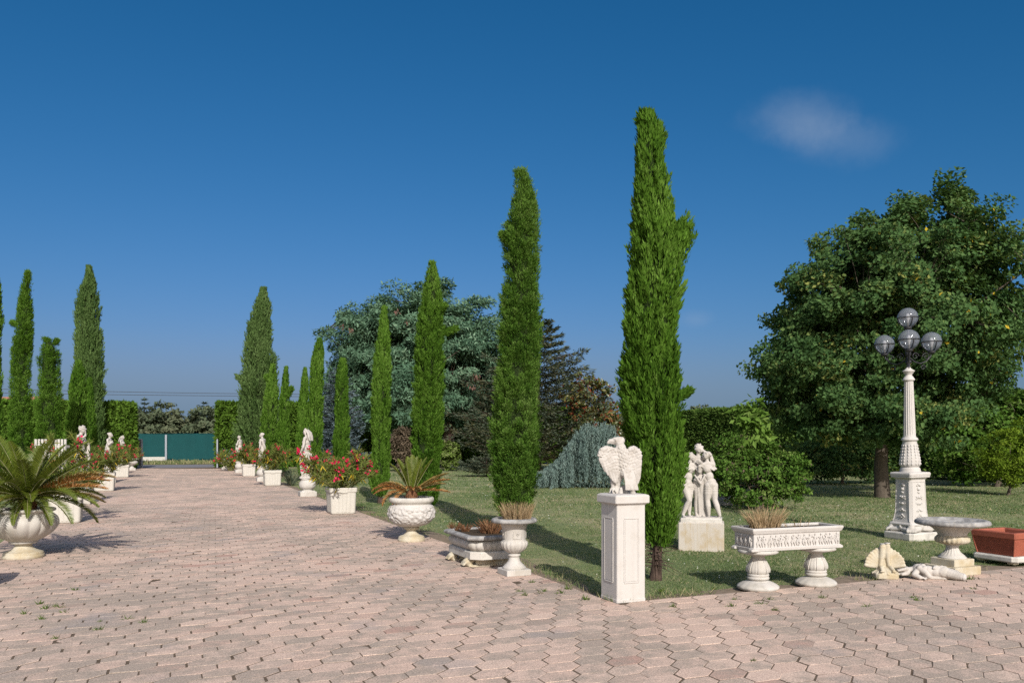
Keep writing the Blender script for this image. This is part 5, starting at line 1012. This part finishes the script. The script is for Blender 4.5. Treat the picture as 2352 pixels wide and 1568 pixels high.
# ---------------------------------------------------------------- right foreground
def relief_trough():
    L1, L2 = gp(1741, 1351), gp(1874, 1341.5); c = (L1 + L2) / 2; ang = atan2(L2[1] - L1[1], L2[0] - L1[0])
    t = thing("relief_trough", "long white stone trough with a carved frieze raised on two baluster legs", "planter", (c[0], c[1], 0), ang)
    half = np.linalg.norm(L2 - L1) / 2
    for s in (-1, 1):
        m = MB(); lf = lambda n, z0, z1, amp: (lambda th, z, r: r * (1 + amp * (np.abs(np.cos(th * n / 2)) ** .5 - .6) * (1 if z0 < z < z1 else 0)))
        m.lathe([(.215, 0), (.228, .012), (.230, .028), (.222, .04), (.20, .056), (.165, .075), (.13, .088), (.095, .098), (.098, .104)], 72, lf(14, .02, .095, .05), c=(s * half, 0, 0))
        m.lathe([(.098, .103), (.118, .112), (.125, .124), (.118, .138), (.112, .14), (.116, .148), (.122, .158), (.117, .170), (.108, .174)], 48, c=(s * half, 0, 0))
        m.lathe([(.108, .173), (.122, .19), (.126, .215), (.120, .245), (.104, .28), (.085, .31), (.072, .335), (.070, .36), (.078, .368)], 72, lf(16, .18, .34, .07), c=(s * half, 0, 0))
        for k in range(8):
            a = k * pi / 4 + .2; P = [(.095 + .040 * sin(q * pi * .8 + .35)) for q in np.linspace(0, 1, 6)]
            m.tube([(s * half + (.128 - .055 * max(0, q - .25) / .75) * cos(a), (.128 - .055 * max(0, q - .25) / .75) * sin(a), .185 + .16 * q) for q in np.linspace(0, 1, 6)], [.004, .009, .010, .009, .008, .004], 5)
        m.lathe([(.072, .365), (.10, .378), (.16, .392), (.205, .402), (.222, .414), (.222, .432), (.21, .442)], 48, c=(s * half, 0, 0))
        m.build("leg", M['white'], t)
    hx, hy = .615, .19; rg = np.random.default_rng(6)
    m = MB(); m.rect([(hx - .05, hy - .02, .441), (hx - .02, hy, .446), (hx - .015, hy + .004, .475), (hx - .03, hy - .008, .485)]); 
    for sx in (-1, 1):
        for sy in (-1, 1): m.box((sx * (hx - .045), sy * (hy - .03), .455), (.05, .035, .016), ch=.008)
    m.rect([(hx - .032, hy - .010, .483), (hx - .030, hy - .008, .63), (hx - .02, hy, .634), (hx - .012, hy + .008, .645), (hx - .008, hy + .012, .655), (hx - .004, hy + .016, .665), (hx, hy + .02, .672), (hx, hy + .02, .69), (hx - .006, hy + .014, .696), (hx - .03, hy - .01, .697), (hx - .036, hy - .016, .688), (hx - .036, hy - .016, .655)])
    def fig(x, y, ax):                                         # a small dancing figure of the frieze
        o = lambda a, z, e=0: (x + a, y + e, z) if ax == 0 else (x + e, y + a, z)
        w = rg.normal(0, .008); k = -1 if (ax == 0 and y < 0) or (ax == 1 and x < 0) else 1; e = .006 * k
        m.ball(o(w, .608, e), (.011, .011, .013), ICO1); m.tube([o(w, .598, e), o(w * .4, .562, e * 1.2), o(0, .54, e)], [.009, .014, .011], 6)
        for sg in (-1, 1):
            m.tube([o(w, .588, e), o(w + sg * .022, .572 + rg.uniform(-.01, .02), e), o(w + sg * rg.uniform(.026, .042), .575 + rg.uniform(-.03, .035), e)], [.007, .006, .004], 5)
            m.tube([o(0, .545, e), o(sg * rg.uniform(.008, .022), .522, e * 1.3), o(sg * rg.uniform(.005, .03), .49, e)], [.010, .008, .005], 5)
        m.tube([o(-.012, .56, e), o(-.025, .53, e), o(-.02, .505, e)], [.006, .009, .004], 5)
    for j in range(15): fig(-hx + .085 + j * .0765 + rg.normal(0, .006), -hy + .009, 0); fig(-hx + .085 + j * .0765, hy - .009, 0)
    for j in range(4): fig(-hx + .031, -.115 + j * .078, 1); fig(hx - .031, -.115 + j * .078, 1)
    for j in range(74): x = -hx + .05 + j * .0155; m.box((x, -hy - .001, .640), (.0045, .006, .0045), ch=.001)
    m.build("frieze_trough", M['white_clean'], t)
    m = MB(); m.rect([(hx - .037, hy - .017, .66), (hx - .037, hy - .017, .668)]); m.build("soil", M['soil'], t)
    for (x, n, h, r, lb) in ((-.30, 460, .25, .24, "wide tuft of dry brown grass at the left part of the raised trough"),):
        q = c + rot2(np.array([x, 0]), ang); o = tuft("dry_grass_tuft", "wide tuft of dry brown grass in the trough with the carved frieze", "dry grass", (q[0], q[1], .668), n, h, r, 'straw', 15, .75, .008, base=.75); o.scale = (1.05, .6, 1); o.rotation_euler = (0, 0, ang)
    q = c + rot2(np.array([.12, .0]), ang); tuft("dry_stalks", "few sparse dry stalks beside the wide tuft in the frieze trough", "dry grass", (q[0], q[1], .668), 26, .17, .2, 'straw', 16, .5, .006, base=.8)
relief_trough()

def lamp():
    c = np.array([6.93, 14.36]); t = thing("lamp_post", "white fluted stone lamp post with four clear globes", "street lamp", (c[0], c[1], 0)); t.rotation_euler = (0, R(-1.2), R(20))
    m = MB(); m.rect([(.315, .315, -.05), (.325, .325, .0), (.325, .325, .085), (.31, .31, .105)], ch=.05); m.build("slab", M['weather'], t)
    f = Fig()
    for k in range(4):                                         # lion paws under the corners
        a = k * pi / 2 + pi / 4; u_ = np.array([cos(a), sin(a)]); v_ = np.array([-sin(a), cos(a)]); P = lambda r_, s_, z: (*(u_ * r_ + v_ * s_), z)
        f.ball(P(.31, 0, .15), (.075, .075, .05)); f.limb([P(.30, 0, .17), P(.26, 0, .24), P(.235, 0, .30)], [.065, .055, .04])
        for s_ in (-.055, -.018, .018, .055): f.limb([P(.33, s_, .165), P(.375, s_ * 1.1, .145), P(.39, s_ * 1.1, .122)], [.024, .024, .018])
        for sg in (-1, 1):
            b = np.array([cos(a + sg * pi / 4), sin(a + sg * pi / 4)]); f.limb([P(.30, sg * .06, .14), (*(b * .245 + v_ * sg * -.04), .155), (*(b * .235), .20)], [.04, .035, .03])
    f.m.rect([(.235, .235, .2), (.225, .225, .26)], ch=.02)
    mesh_obj("paws", f.done(.011, 2), M['white'], t)
    m = MB(); m.rect([(.20, .20, .10), (.20, .20, .20)], ch=.03); m.build("recess", M['weather'], t)
    m = MB(); pr_ = [(.245, .22), (.25, .235), (.245, .25), (.222, .27), (.205, .33), (.192, .42), (.185, .52), (.18, .70), (.175, .90), (.172, 1.0), (.185, 1.012), (.19, 1.03)]
    m.rect([(a, a, z, .022) for a, z in pr_]); m.rect([(.205, .205, 1.028), (.225, .225, 1.04), (.228, .228, 1.055), (.222, .222, 1.064), (.232, .232, 1.072), (.235, .235, 1.105), (.225, .225, 1.125), (.19, .19, 1.13)], ch=.02)
    rg = np.random.default_rng(2); wd = lambda z: np.interp(z, [q[1] for q in pr_], [q[0] for q in pr_])
    for k in range(4):                                         # raised border and masks, fruit and leaves on each face
        ca, sa = cos(k * pi / 2), sin(k * pi / 2); Q = lambda x, z, e=0.: (x * ca + (wd(z) + e) * sa, x * sa - (wd(z) + e) * ca, z)
        for sg in (-1, 1): m.tube([Q(sg * (wd(z) - .035), z) for z in np.linspace(.29, .97, 12)], .009, 6)
        m.tube([Q(-.135, .965), Q(.135, .965)], .008, 6)
        for (z, items) in ((.90, ((0, .02, .03), (-.03, .0, .02), (.03, .0, .02))), (.84, ((0, .0, .034), (-.02, .02, .014), (.02, .02, .014))), (.78, ((0, 0, .024), (-.022, .012, .014))), (.69, ((0, .01, .03), (-.05, .02, .02), (.05, .02, .02), (-.06, -.02, .016), (.06, -.02, .016), (-.03, 0, .018), (.03, 0, .018))), (.59, ((0, .0, .028), (-.035, -.005, .018), (.035, -.005, .018), (-.065, .01, .012), (.065, .01, .012))), (.47, ((0, .02, .024), (-.03, 0, .022), (.03, 0, .022), (-.06, -.004, .014), (.06, -.004, .014))), (.37, ((0, .03, .022), (-.03, .01, .02), (.03, .01, .02), (-.055, -.005, .018), (.055, -.005, .018), (0, -.015, .02), (-.03, -.025, .014), (.03, -.025, .014)))):
            for (x, dz, r) in items: q = Q(x + rg.normal(0, .002), z + dz, .004); m.ball(q, (r * (1 if abs(ca) > .5 else .75), r * (.75 if abs(ca) > .5 else 1), r * .8), ICO2)
    m.build("pedestal", M['white_clean'], t)
    m = MB(); m.lathe([(.17, 1.128), (.172, 1.15), (.16, 1.165), (.165, 1.18), (.15, 1.20), (.135, 1.215), (.14, 1.22)], 44)
    m.lathe([(.135, 1.218), (.158, 1.235), (.166, 1.28), (.160, 1.35), (.145, 1.43), (.128, 1.52), (.118, 1.60), (.112, 1.66), (.116, 1.67)], 80, lambda th, z, r: r * (1 + .035 * (np.abs(np.cos(th * 4)) ** .4 - .7) + .012 * np.sin(z * 150) * (np.cos(th * 8) > .2)) if 1.23 < z < 1.66 else np.full(len(th), r))
    for k in range(8):
        a = k * pi / 4
        for j in range(7):
            z = 1.27 + .052 * j; r = np.interp(z, [1.235, 1.28, 1.43, 1.6, 1.66], [.16, .168, .147, .12, .113])
            for sg in (-1, 1): m.ball((r * cos(a + sg * .17), r * sin(a + sg * .17), z), (.013, .013, .026), ICO1)
    m.lathe([(.115, 1.668), (.135, 1.675), (.138, 1.69), (.128, 1.70), (.13, 1.71), (.118, 1.722), (.10, 1.73)], 40); m.build("leafed_vase", M['white_clean'], t)
    m = MB(); m.lathe([(.104, 1.728), (.098, 1.76)] + [(.096 - .024 * q, 1.78 + .90 * q) for q in np.linspace(0, 1, 10)] + [(.074, 2.70)], 128, lambda th, z, r: r * (1 - .10 * np.clip(np.cos(th * 16), -.3, 1)) if 1.77 < z < 2.69 else np.full(len(th), r)); m.build("fluted_shaft", M['white_clean'], t)
    m = MB(); m.lathe([(.078, 2.70), (.098, 2.712), (.100, 2.73), (.088, 2.745), (.07, 2.775), (.052, 2.80), (.055, 2.81), (.075, 2.835), (.09, 2.86), (.10, 2.868), (.098, 2.88), (.06, 2.90), (.035, 2.93), (.03, 2.94)], 40); m.build("finial", M['white_clean'], t)
    m = MB(); m.tube([(0, 0, 2.92), (0, 0, 3.60)], .032, 12); m.lathe([(.034, 3.0), (.05, 3.01), (.05, 3.05), (.034, 3.06)], 16); m.lathe([(.034, 3.13), (.046, 3.14), (.046, 3.22), (.034, 3.23)], 16); m.build("iron_stem", M['black'], t)
    def globe(x, y, z, parent):
        r = .168; m = MB(); m.ball((x, y, z), r, ICO3); m.build("globe", M['glass'], parent)
        m = MB(); th = np.linspace(0, 2 * pi, 41)
        m.tube(np.c_[x + r * 1.02 * np.cos(th), y + r * 1.02 * np.sin(th), np.full(41, z - .005)], .0085, 6)
        for k in range(4):
            a = k * pi / 2 + R(-110); ph = np.linspace(0, -pi / 2, 10); m.tube(np.c_[x + 1.025 * r * np.cos(ph) * cos(a), y + 1.025 * r * np.cos(ph) * sin(a), z + 1.025 * r * np.sin(ph)], .0085, 6)
        m.lathe([(.02, -.215), (.06, -.20), (.065, -.165), (.05, -.155)], 18, c=(x, y, z)); m.build("cradle", M['black'], parent)
        m = MB(); m.lathe([(.018, -.15), (.02, -.06), (.035, -.02), (.036, .02), (.02, .06), (.004, .07)], 14, c=(x, y, z)); m.build("bulb", M['white_clean'], parent)
    arm_ = MB(); arm_.tube([(0, 0, 3.55), (0, 0, 3.63)], .026, 10); a0 = arm_.build("arm", M['black'], t); globe(0, 0, 3.80, a0)
    for k in range(3):
        a = R(-90 - 20 - 24) + k * 2 * pi / 3; ca, sa = cos(a), sin(a); m = MB(); P = lambda r_, z: (r_ * ca, r_ * sa, z)
        m.tube([P(.03, 3.10), P(.12, 3.03), P(.22, 3.00), P(.33, 3.04), P(.41, 3.12), P(.425, 3.17)], .0115, 7)
        for (cx, cz, r0, tn, sg) in ((.13, 3.13, .065, 2.6, 1), (.33, 3.12, .07, 2.6, -1), (.27, 2.93, .05, 2.3, 1)):
            q = np.linspace(0, 1, 30); th = q * tn * pi; rr = r0 * (1 - .78 * q); m.tube(np.stack([(cx + sg * rr * np.cos(th)) * ca, (cx + sg * rr * np.cos(th)) * sa, cz + rr * np.sin(th)], 1), .0075, 6)
        o = m.build("arm", M['black'], t); globe(.43 * ca, .43 * sa, 3.38, o)
lamp()

def tazza():
    c = np.array([5.545, 10.42]); t = thing("tazza_urn", "wide shallow white urn with a mossy grey rim on a stepped cream base", "urn", (c[0], c[1], 0))
    m = MB(); m.rect([(.225, .225, 0), (.228, .228, .008), (.228, .228, .098), (.222, .222, .104)], a=A0); m.rect([(.172, .172, .104), (.175, .175, .11), (.175, .175, .185), (.168, .168, .192)], a=A0); m.build("stepped_base", M['cream'], t)
    m = MB(); m.lathe([(.16, .191), (.165, .20), (.155, .212), (.145, .216), (.145, .224), (.12, .24), (.092, .265), (.076, .295), (.07, .325), (.072, .345), (.09, .352), (.088, .362)], 72, lambda th, z, r: r * (1 + (.05 * np.cos(th * 18) if .228 < z < .34 else 0))); m.build("stem", M['white'], t)
    m = MB(); m.lathe([(.085, .36), (.13, .368), (.178, .385), (.198, .41), (.195, .44), (.175, .47), (.165, .478)], 88, gad(22, .37, .46, .08)); m.build("gadrooned_bowl", M['cream'], t)
    m = MB(); m.lathe([(.162, .476), (.172, .50), (.195, .53), (.225, .56), (.262, .585), (.30, .602), (.34, .612)], 56); m.build("flared_bowl", M['weather'], t)
    m = MB(); m.lathe([(.335, .61), (.40, .606), (.425, .616), (.432, .634), (.425, .654), (.405, .668), (.38, .674), (.355, .668), (.33, .645), (.2, .60), (.02, .58)], 96, lambda th, z, r: r * (1 + (.010 * np.cos(th * 34) + .012 * (vnoise(th * 18, th * 0 + z * 60, 4) - .5)) * (.612 < z < .67) * (r > .38)), caps=(False, True)); m.build("rim", M['rim'], t)
tazza()

def shell():
    c = gp(2043, 1330); c = c + np.array([0, .12]); t = thing("broken_shell_statue", "broken statue remnant, two feet standing in a scallop shell", "statue", (c[0], c[1], 0), R(-6))
    f = Fig(); f.m.rect([(.135, .115, 0), (.135, .115, .055), (.125, .105, .065)], ch=.03)
    n = 17; 
    for j in range(n):                                          # upright fan behind the feet
        a = -1.42 + 2.84 * j / (n - 1); L = .225 + .02 * cos(a) - .004 * (j % 2); q = np.linspace(0, 1, 6)
        P = np.c_[np.sin(a) * L * q, .045 + .06 * q ** 2 - .10 * q ** 3 * abs(sin(a)) ** .5, .10 + np.cos(a) * L * q * .95 + .02]; f.limb(P, [.016, .022, .028, .032, .032, .022])
    n = 13
    for j in range(n):                                          # lower valve in front
        a = -1.3 + 2.6 * j / (n - 1); q = np.linspace(0, 1, 5); L = .145 - .008 * (j % 2); f.limb(np.c_[np.sin(a) * L * q * 1.05, .03 - np.cos(a) * L * q, .115 - .055 * q ** 1.4], [.014, .018, .019, .019, .014])
    f.ball((0, .03, .09), (.10, .07, .035))
    for (x, dx, dy, z1) in ((-.035, -.012, .0, .375), (.042, .014, .02, .385)):
        f.limb([(x + dx, .015, .135), (x, .022, .23), (x * .8, .02, .31), (x * .75, .015, z1)], [.026, .032, .039, .036]); f.limb([(x + dx, .01, .135), (x + dx * 1.6, -.05, .12), (x + dx * 2.4, -.105, .095)], [.027, .026, .018])
        for k in range(5): f.ball((x + dx * 2.4 + (k - 2) * .011, -.118 + .004 * abs(k - 1.5), .09), .009, ico=ICO1)
    o = mesh_obj("shell_and_feet", f.done(.0068, 1), M['cream'], t)
    m = MB()
    for (x, z) in ((-.0265, .378), (.031, .388)): m.lathe([(.030, 0), (.034, .004), (.026, .008), (.004, .009)], 14, lambda th, z, r: r * (1 + .12 * np.cos(th * 3)), c=(x, .016, z + .028))
    m.build("break_face", M['white_clean'], t)
shell()
def torso():
    c = gp(2142, 1330) + np.array([0, .06]); t = thing("broken_torso", "broken stone torso lying on its side on the paving", "statue", (c[0], c[1], 0), R(-10))
    f = Fig()
    f.ball((-.10, .02, .095), (.085, .075, .085)); f.ball((-.14, .02, .10), (.06, .085, .075)); f.ball((-.02, .01, .09), (.075, .065, .07)); f.ball((.06, .0, .085), (.075, .065, .068)); f.ball((.14, -.01, .085), (.085, .075, .075)); f.ball((.19, -.01, .075), (.06, .07, .066))
    f.limb([(.20, -.035, .07), (.27, -.075, .055), (.315, -.105, .05)], [.062, .055, .048]); f.limb([(.20, .03, .075), (.26, .03, .065), (.30, .035, .06)], [.062, .055, .05])
    f.limb([(-.13, -.05, .13), (-.075, -.10, .085), (-.045, -.115, .045)], [.042, .036, .030]); f.limb([(-.16, -.04, .09), (-.20, -.075, .055), (-.15, -.12, .03)], [.040, .034, .028]); f.hand((-.15, -.12, .03), (1, -.2, -.1), (0, -.4, 1), .9)
    for e in (-1, 1): f.ball((-.085, -.045 + .03 * e, .145 + .008 * e), (.034, .034, .03))
    f.limb([(-.17, .03, .10), (-.225, .03, .095)], [.042, .038]); f.ball((-.275, .035, .085), (.062, .058, .058)); f.ball((-.265, .0, .075), (.045, .04, .05))
    rg = np.random.default_rng(12)
    for j in range(16):                                          # loose hair spread behind the head and cloth on the hip
        y = rg.uniform(-.03, .08); z = rg.uniform(.03, .12); f.limb([(-.27, y, z), (-.32, y + rg.normal(0, .012), z * .9), (-.37, y + rg.normal(0, .02), z * .7 + .01)], [.022, .020, .012])
    for j in range(7): f.limb([(.02 + .02 * j, -.055 + .006 * j, .135), (.045 + .02 * j, -.02, .152 + .006 * sin(j * 2)), (.05 + .02 * j, .04, .14)], [.012, .014, .012])
    f.m.rect([(.20, .05, .0), (.18, .045, .03)], ch=.03)
    mesh_obj("body", f.done(.0072, 1), M['statue'], t)
    m = MB(); m.add(rot2(ICO2[0] * [.030, .044, .044], R(-35)) + np.array([.338, -.119, .048]), ICO2[1], 0, None, False); m.build("break_face", M['white_clean'], t)
torso()
def terracotta():
    F0 = np.array([6.70, 11.02]); s = .64; c = F0 + (ROW + PATH) * s / 2; t = thing("terracotta_planter", "square ribbed terracotta planter on a white stone slab at the picture edge", "planter", (c[0], c[1], 0), A0)
    m = MB(); h = s / 2 + .005; m.rect([(h - .01, h - .01, .03), (h, h, .045), (h, h, .09), (h - .015, h - .015, .108)], ch=.05); m.build("slab", M['weather'], t)
    m = MB()
    for sx in (-1, 1):
        for sy in (-1, 1): m.box((sx * (h - .1), sy * (h - .1), .016), (.05, .05, .016))
    m.build("slab_feet", M['cream'], t)
    m = MB(); a0, a1 = h - .06, h - .015; zs = np.linspace(.11, .345, 57); pr_ = [(a0 + (a1 - a0) * (z - .11) / .235 + (.005 if (i % 4) in (1, 2) else 0) * (4 < i < 53), z) for i, z in enumerate(zs)]
    m.rect([(a, a, z, .012) for a, z in pr_]); m.rect([(a1 + .002, a1 + .002, .343), (a1 + .018, a1 + .018, .35), (a1 + .022, a1 + .022, .418), (a1 + .014, a1 + .014, .428), (a1 - .04, a1 - .04, .428), (a1 - .05, a1 - .05, .41), (a1 - .055, a1 - .055, .33)], ch=.014); m.build("body", M['terracotta'], t)
    for k in range(4):
        a = k * pi / 2 + pi / 4; m = MB(); q0 = np.array([cos(a), sin(a)]) * (a0 + .008) * sqrt(2) * .985; q1 = np.array([cos(a), sin(a)]) * (a1 + .006) * sqrt(2) * .985; m.tube([(*q0, .112), (*q1, .342)], .014, 6); m.build("corner_post", M['terracotta'], t)
    m = MB(); m.rect([(a1 - .056, a1 - .056, .36), (a1 - .056, a1 - .056, .366)]); m.build("soil", M['soil'], t)
terracotta()

# ---------------------------------------------------------------- far end of the drive
def fence():
    y0 = PEND + 21.2; a, b = pr(-30, y0), pr(16, y0); L = 46; t = thing("mesh_fence", "green mesh screen fence across the lane beyond the gate", "fence", (a[0], a[1], 0), A0)
    k_ = (381 - UC) / F_PX; u0 = (k_ * a[1] - a[0]) / (ROW[0] - k_ * ROW[1])
    n = 140; rng = np.random.default_rng(5); xs = np.linspace(0, L, n); top = 2.38 - .05 * np.abs(np.sin(xs * .42)) + rng.normal(0, .012, n); wv = .03 * np.sin(xs * 1.3) + rng.normal(0, .012, n); m = MB()
    lp = [np.c_[xs, wv, np.where(xs < u0, .34, .03)], np.c_[xs, wv + .02, .34 + (top - .34) * .5], np.c_[xs, wv, top]]
    V = np.stack([np.vstack([q, q[::-1] + [0, .015, 0]]) for q in lp]); m.loft(V, caps=(True, True)); m.build("mesh_screen", M['screen'], t)
    for x in np.arange(u0 % 5.6, L, 5.6): m = MB(); m.box((x, -.12, 1.13), (.08, .05, 1.13)); m.build("post", M['steel'], t)
    m = MB(); m.box((u0 / 2, -.02, .17), (u0 / 2, .05, .17)); m.build("kerb_board", M['concrete'], t)
fence()
def gate(p, name, label, hd, mirror=1):
    t = thing(name, label, "gate", (p[0], p[1], 0), hd); m = MB(); m.box((-1.5, 0, .95), (1.42, .018, .82)); m.build("board", M['brown_panel'], t)
    m = MB(); m.box((0, 0, .9), (.045, .045, .9)); m.box((-2.95, 0, .9), (.045, .045, .9)); m.build("post", M['steel'], t)
    m = MB(); m.box((-1.48, 0, .08), (1.42, .03, .035)); m.box((-1.48, 0, 1.80), (1.42, .03, .025)); m.box((-.4, 0, .07), (.06, .05, .07)); m.build("rail", M['steel'], t)
ga, gb = at_depth(326, 52.0), at_depth(305.5, 54.6); gate(ga, "gate_leaf", "open brown gate leaf with a grey post beside the rosette urn", atan2(ga[1] - gb[1], ga[0] - gb[0]))
gate(at_depth(499, 52.6) , "gate_leaf", "second gate leaf folded edge on against the hedge end", R(287))
def wires():
    for z, sag, lb in ((6.25, .35, "upper power line crossing the sky beyond the fence"), (6.02, .12, "lower power line crossing the sky beyond the fence")):
        y0 = PEND + 27; xs = np.linspace(-70, 21.5, 60); m = MB(); P = np.array([np.r_[pr(x, y0), z + sag * ((x - 5) / 30) ** 2 + (.012 * x)] for x in xs]); m.tube(P, .022, 5)
        tag(m.build("power_line", M['black']), lb, "power line", "power lines over the lane")
wires()
def wire_pole():
    p = pr(21.5, PEND + 27); t = thing('utility_pole', 'wooden pole carrying the two power lines behind the feathery tree', 'pole', (p[0], p[1], 0), A0); m = MB(); m.tube([(0, 0, -.1), (0, 0, 7.6)], [.14, .10], 10); m.build('shaft', M['bark_grey'], t)
    m = MB(); m.box((0, 0, 7.2), (.6, .05, .06)); m.build('crossarm', M['bark_grey'], t)
wire_pole()
def house(p, name, label, w, d, h, rise, hd):
    t = thing(name, label, "house", (p[0], p[1], 0), hd); m = MB(); m.box((0, 0, h / 2), (w / 2, d / 2, h / 2), ch=.02); m.build("wall", M['wallpale'], t)
    m = MB(); o = .35; x, y = w / 2 + o, d / 2 + o
    m.loft([[(-x, -y, h), (x, -y, h), (x, y, h), (-x, y, h)], [(-x, -y, h + .12), (x, -y, h + .12), (x, y, h + .12), (-x, y, h + .12)], [(-x, -.05, h + rise), (x, -.05, h + rise), (x, .05, h + rise), (-x, .05, h + rise)]]); m.build("roof", M['rooftile'], t)
    for sx in (-.3, .3):
        m = MB(); m.box((sx * w, -d / 2 - .02, h * .55), (.5, .04, .6)); m.build("window", M['steel'], t)
house(at_depth(-4, 62), "house", "pale house with a low tiled roof seen between the leftmost cypresses", 9, 7, 4.0, 1.0, R(-10))
house(at_depth(1686, 120), "house", "tiny dark roofed house far beyond the boundary hedge", 9, 7, 4.6, 1.5, R(20))
def slat_screen():
    p = at_depth(118, 25.5); t = thing("slat_screen", "pale slatted garden screen glimpsed behind the large cycad", "fence", (p[0], p[1], 0), R(8)); m = MB()
    for k in range(10): m.box((-.45 + k * .095, 0, .87), (.034, .012, .86))
    m.build("slats", M['white_clean'], t); m = MB()
    for z in (.3, 1.5): m.box((0, .03, z), (.52, .018, .04))
    m.build("rail", M['white_clean'], t)
slat_screen()
def hidden_statue():
    p = at_depth(1663, 22.0); t = thing("hidden_statue", "pinkish stone figure mostly hidden behind the dense lawn bush", "statue", (p[0], p[1], 0), -pi / 2)
    o = mesh_obj("figure", GODDESS[1], M['statue'], t, (0, 0, .12)); o.scale = (.82, .95, .82); m = MB(); m.rect([(.2, .2, -.02), (.2, .2, .14)]); m.build("plinth", M['weather'], t)
hidden_statue()
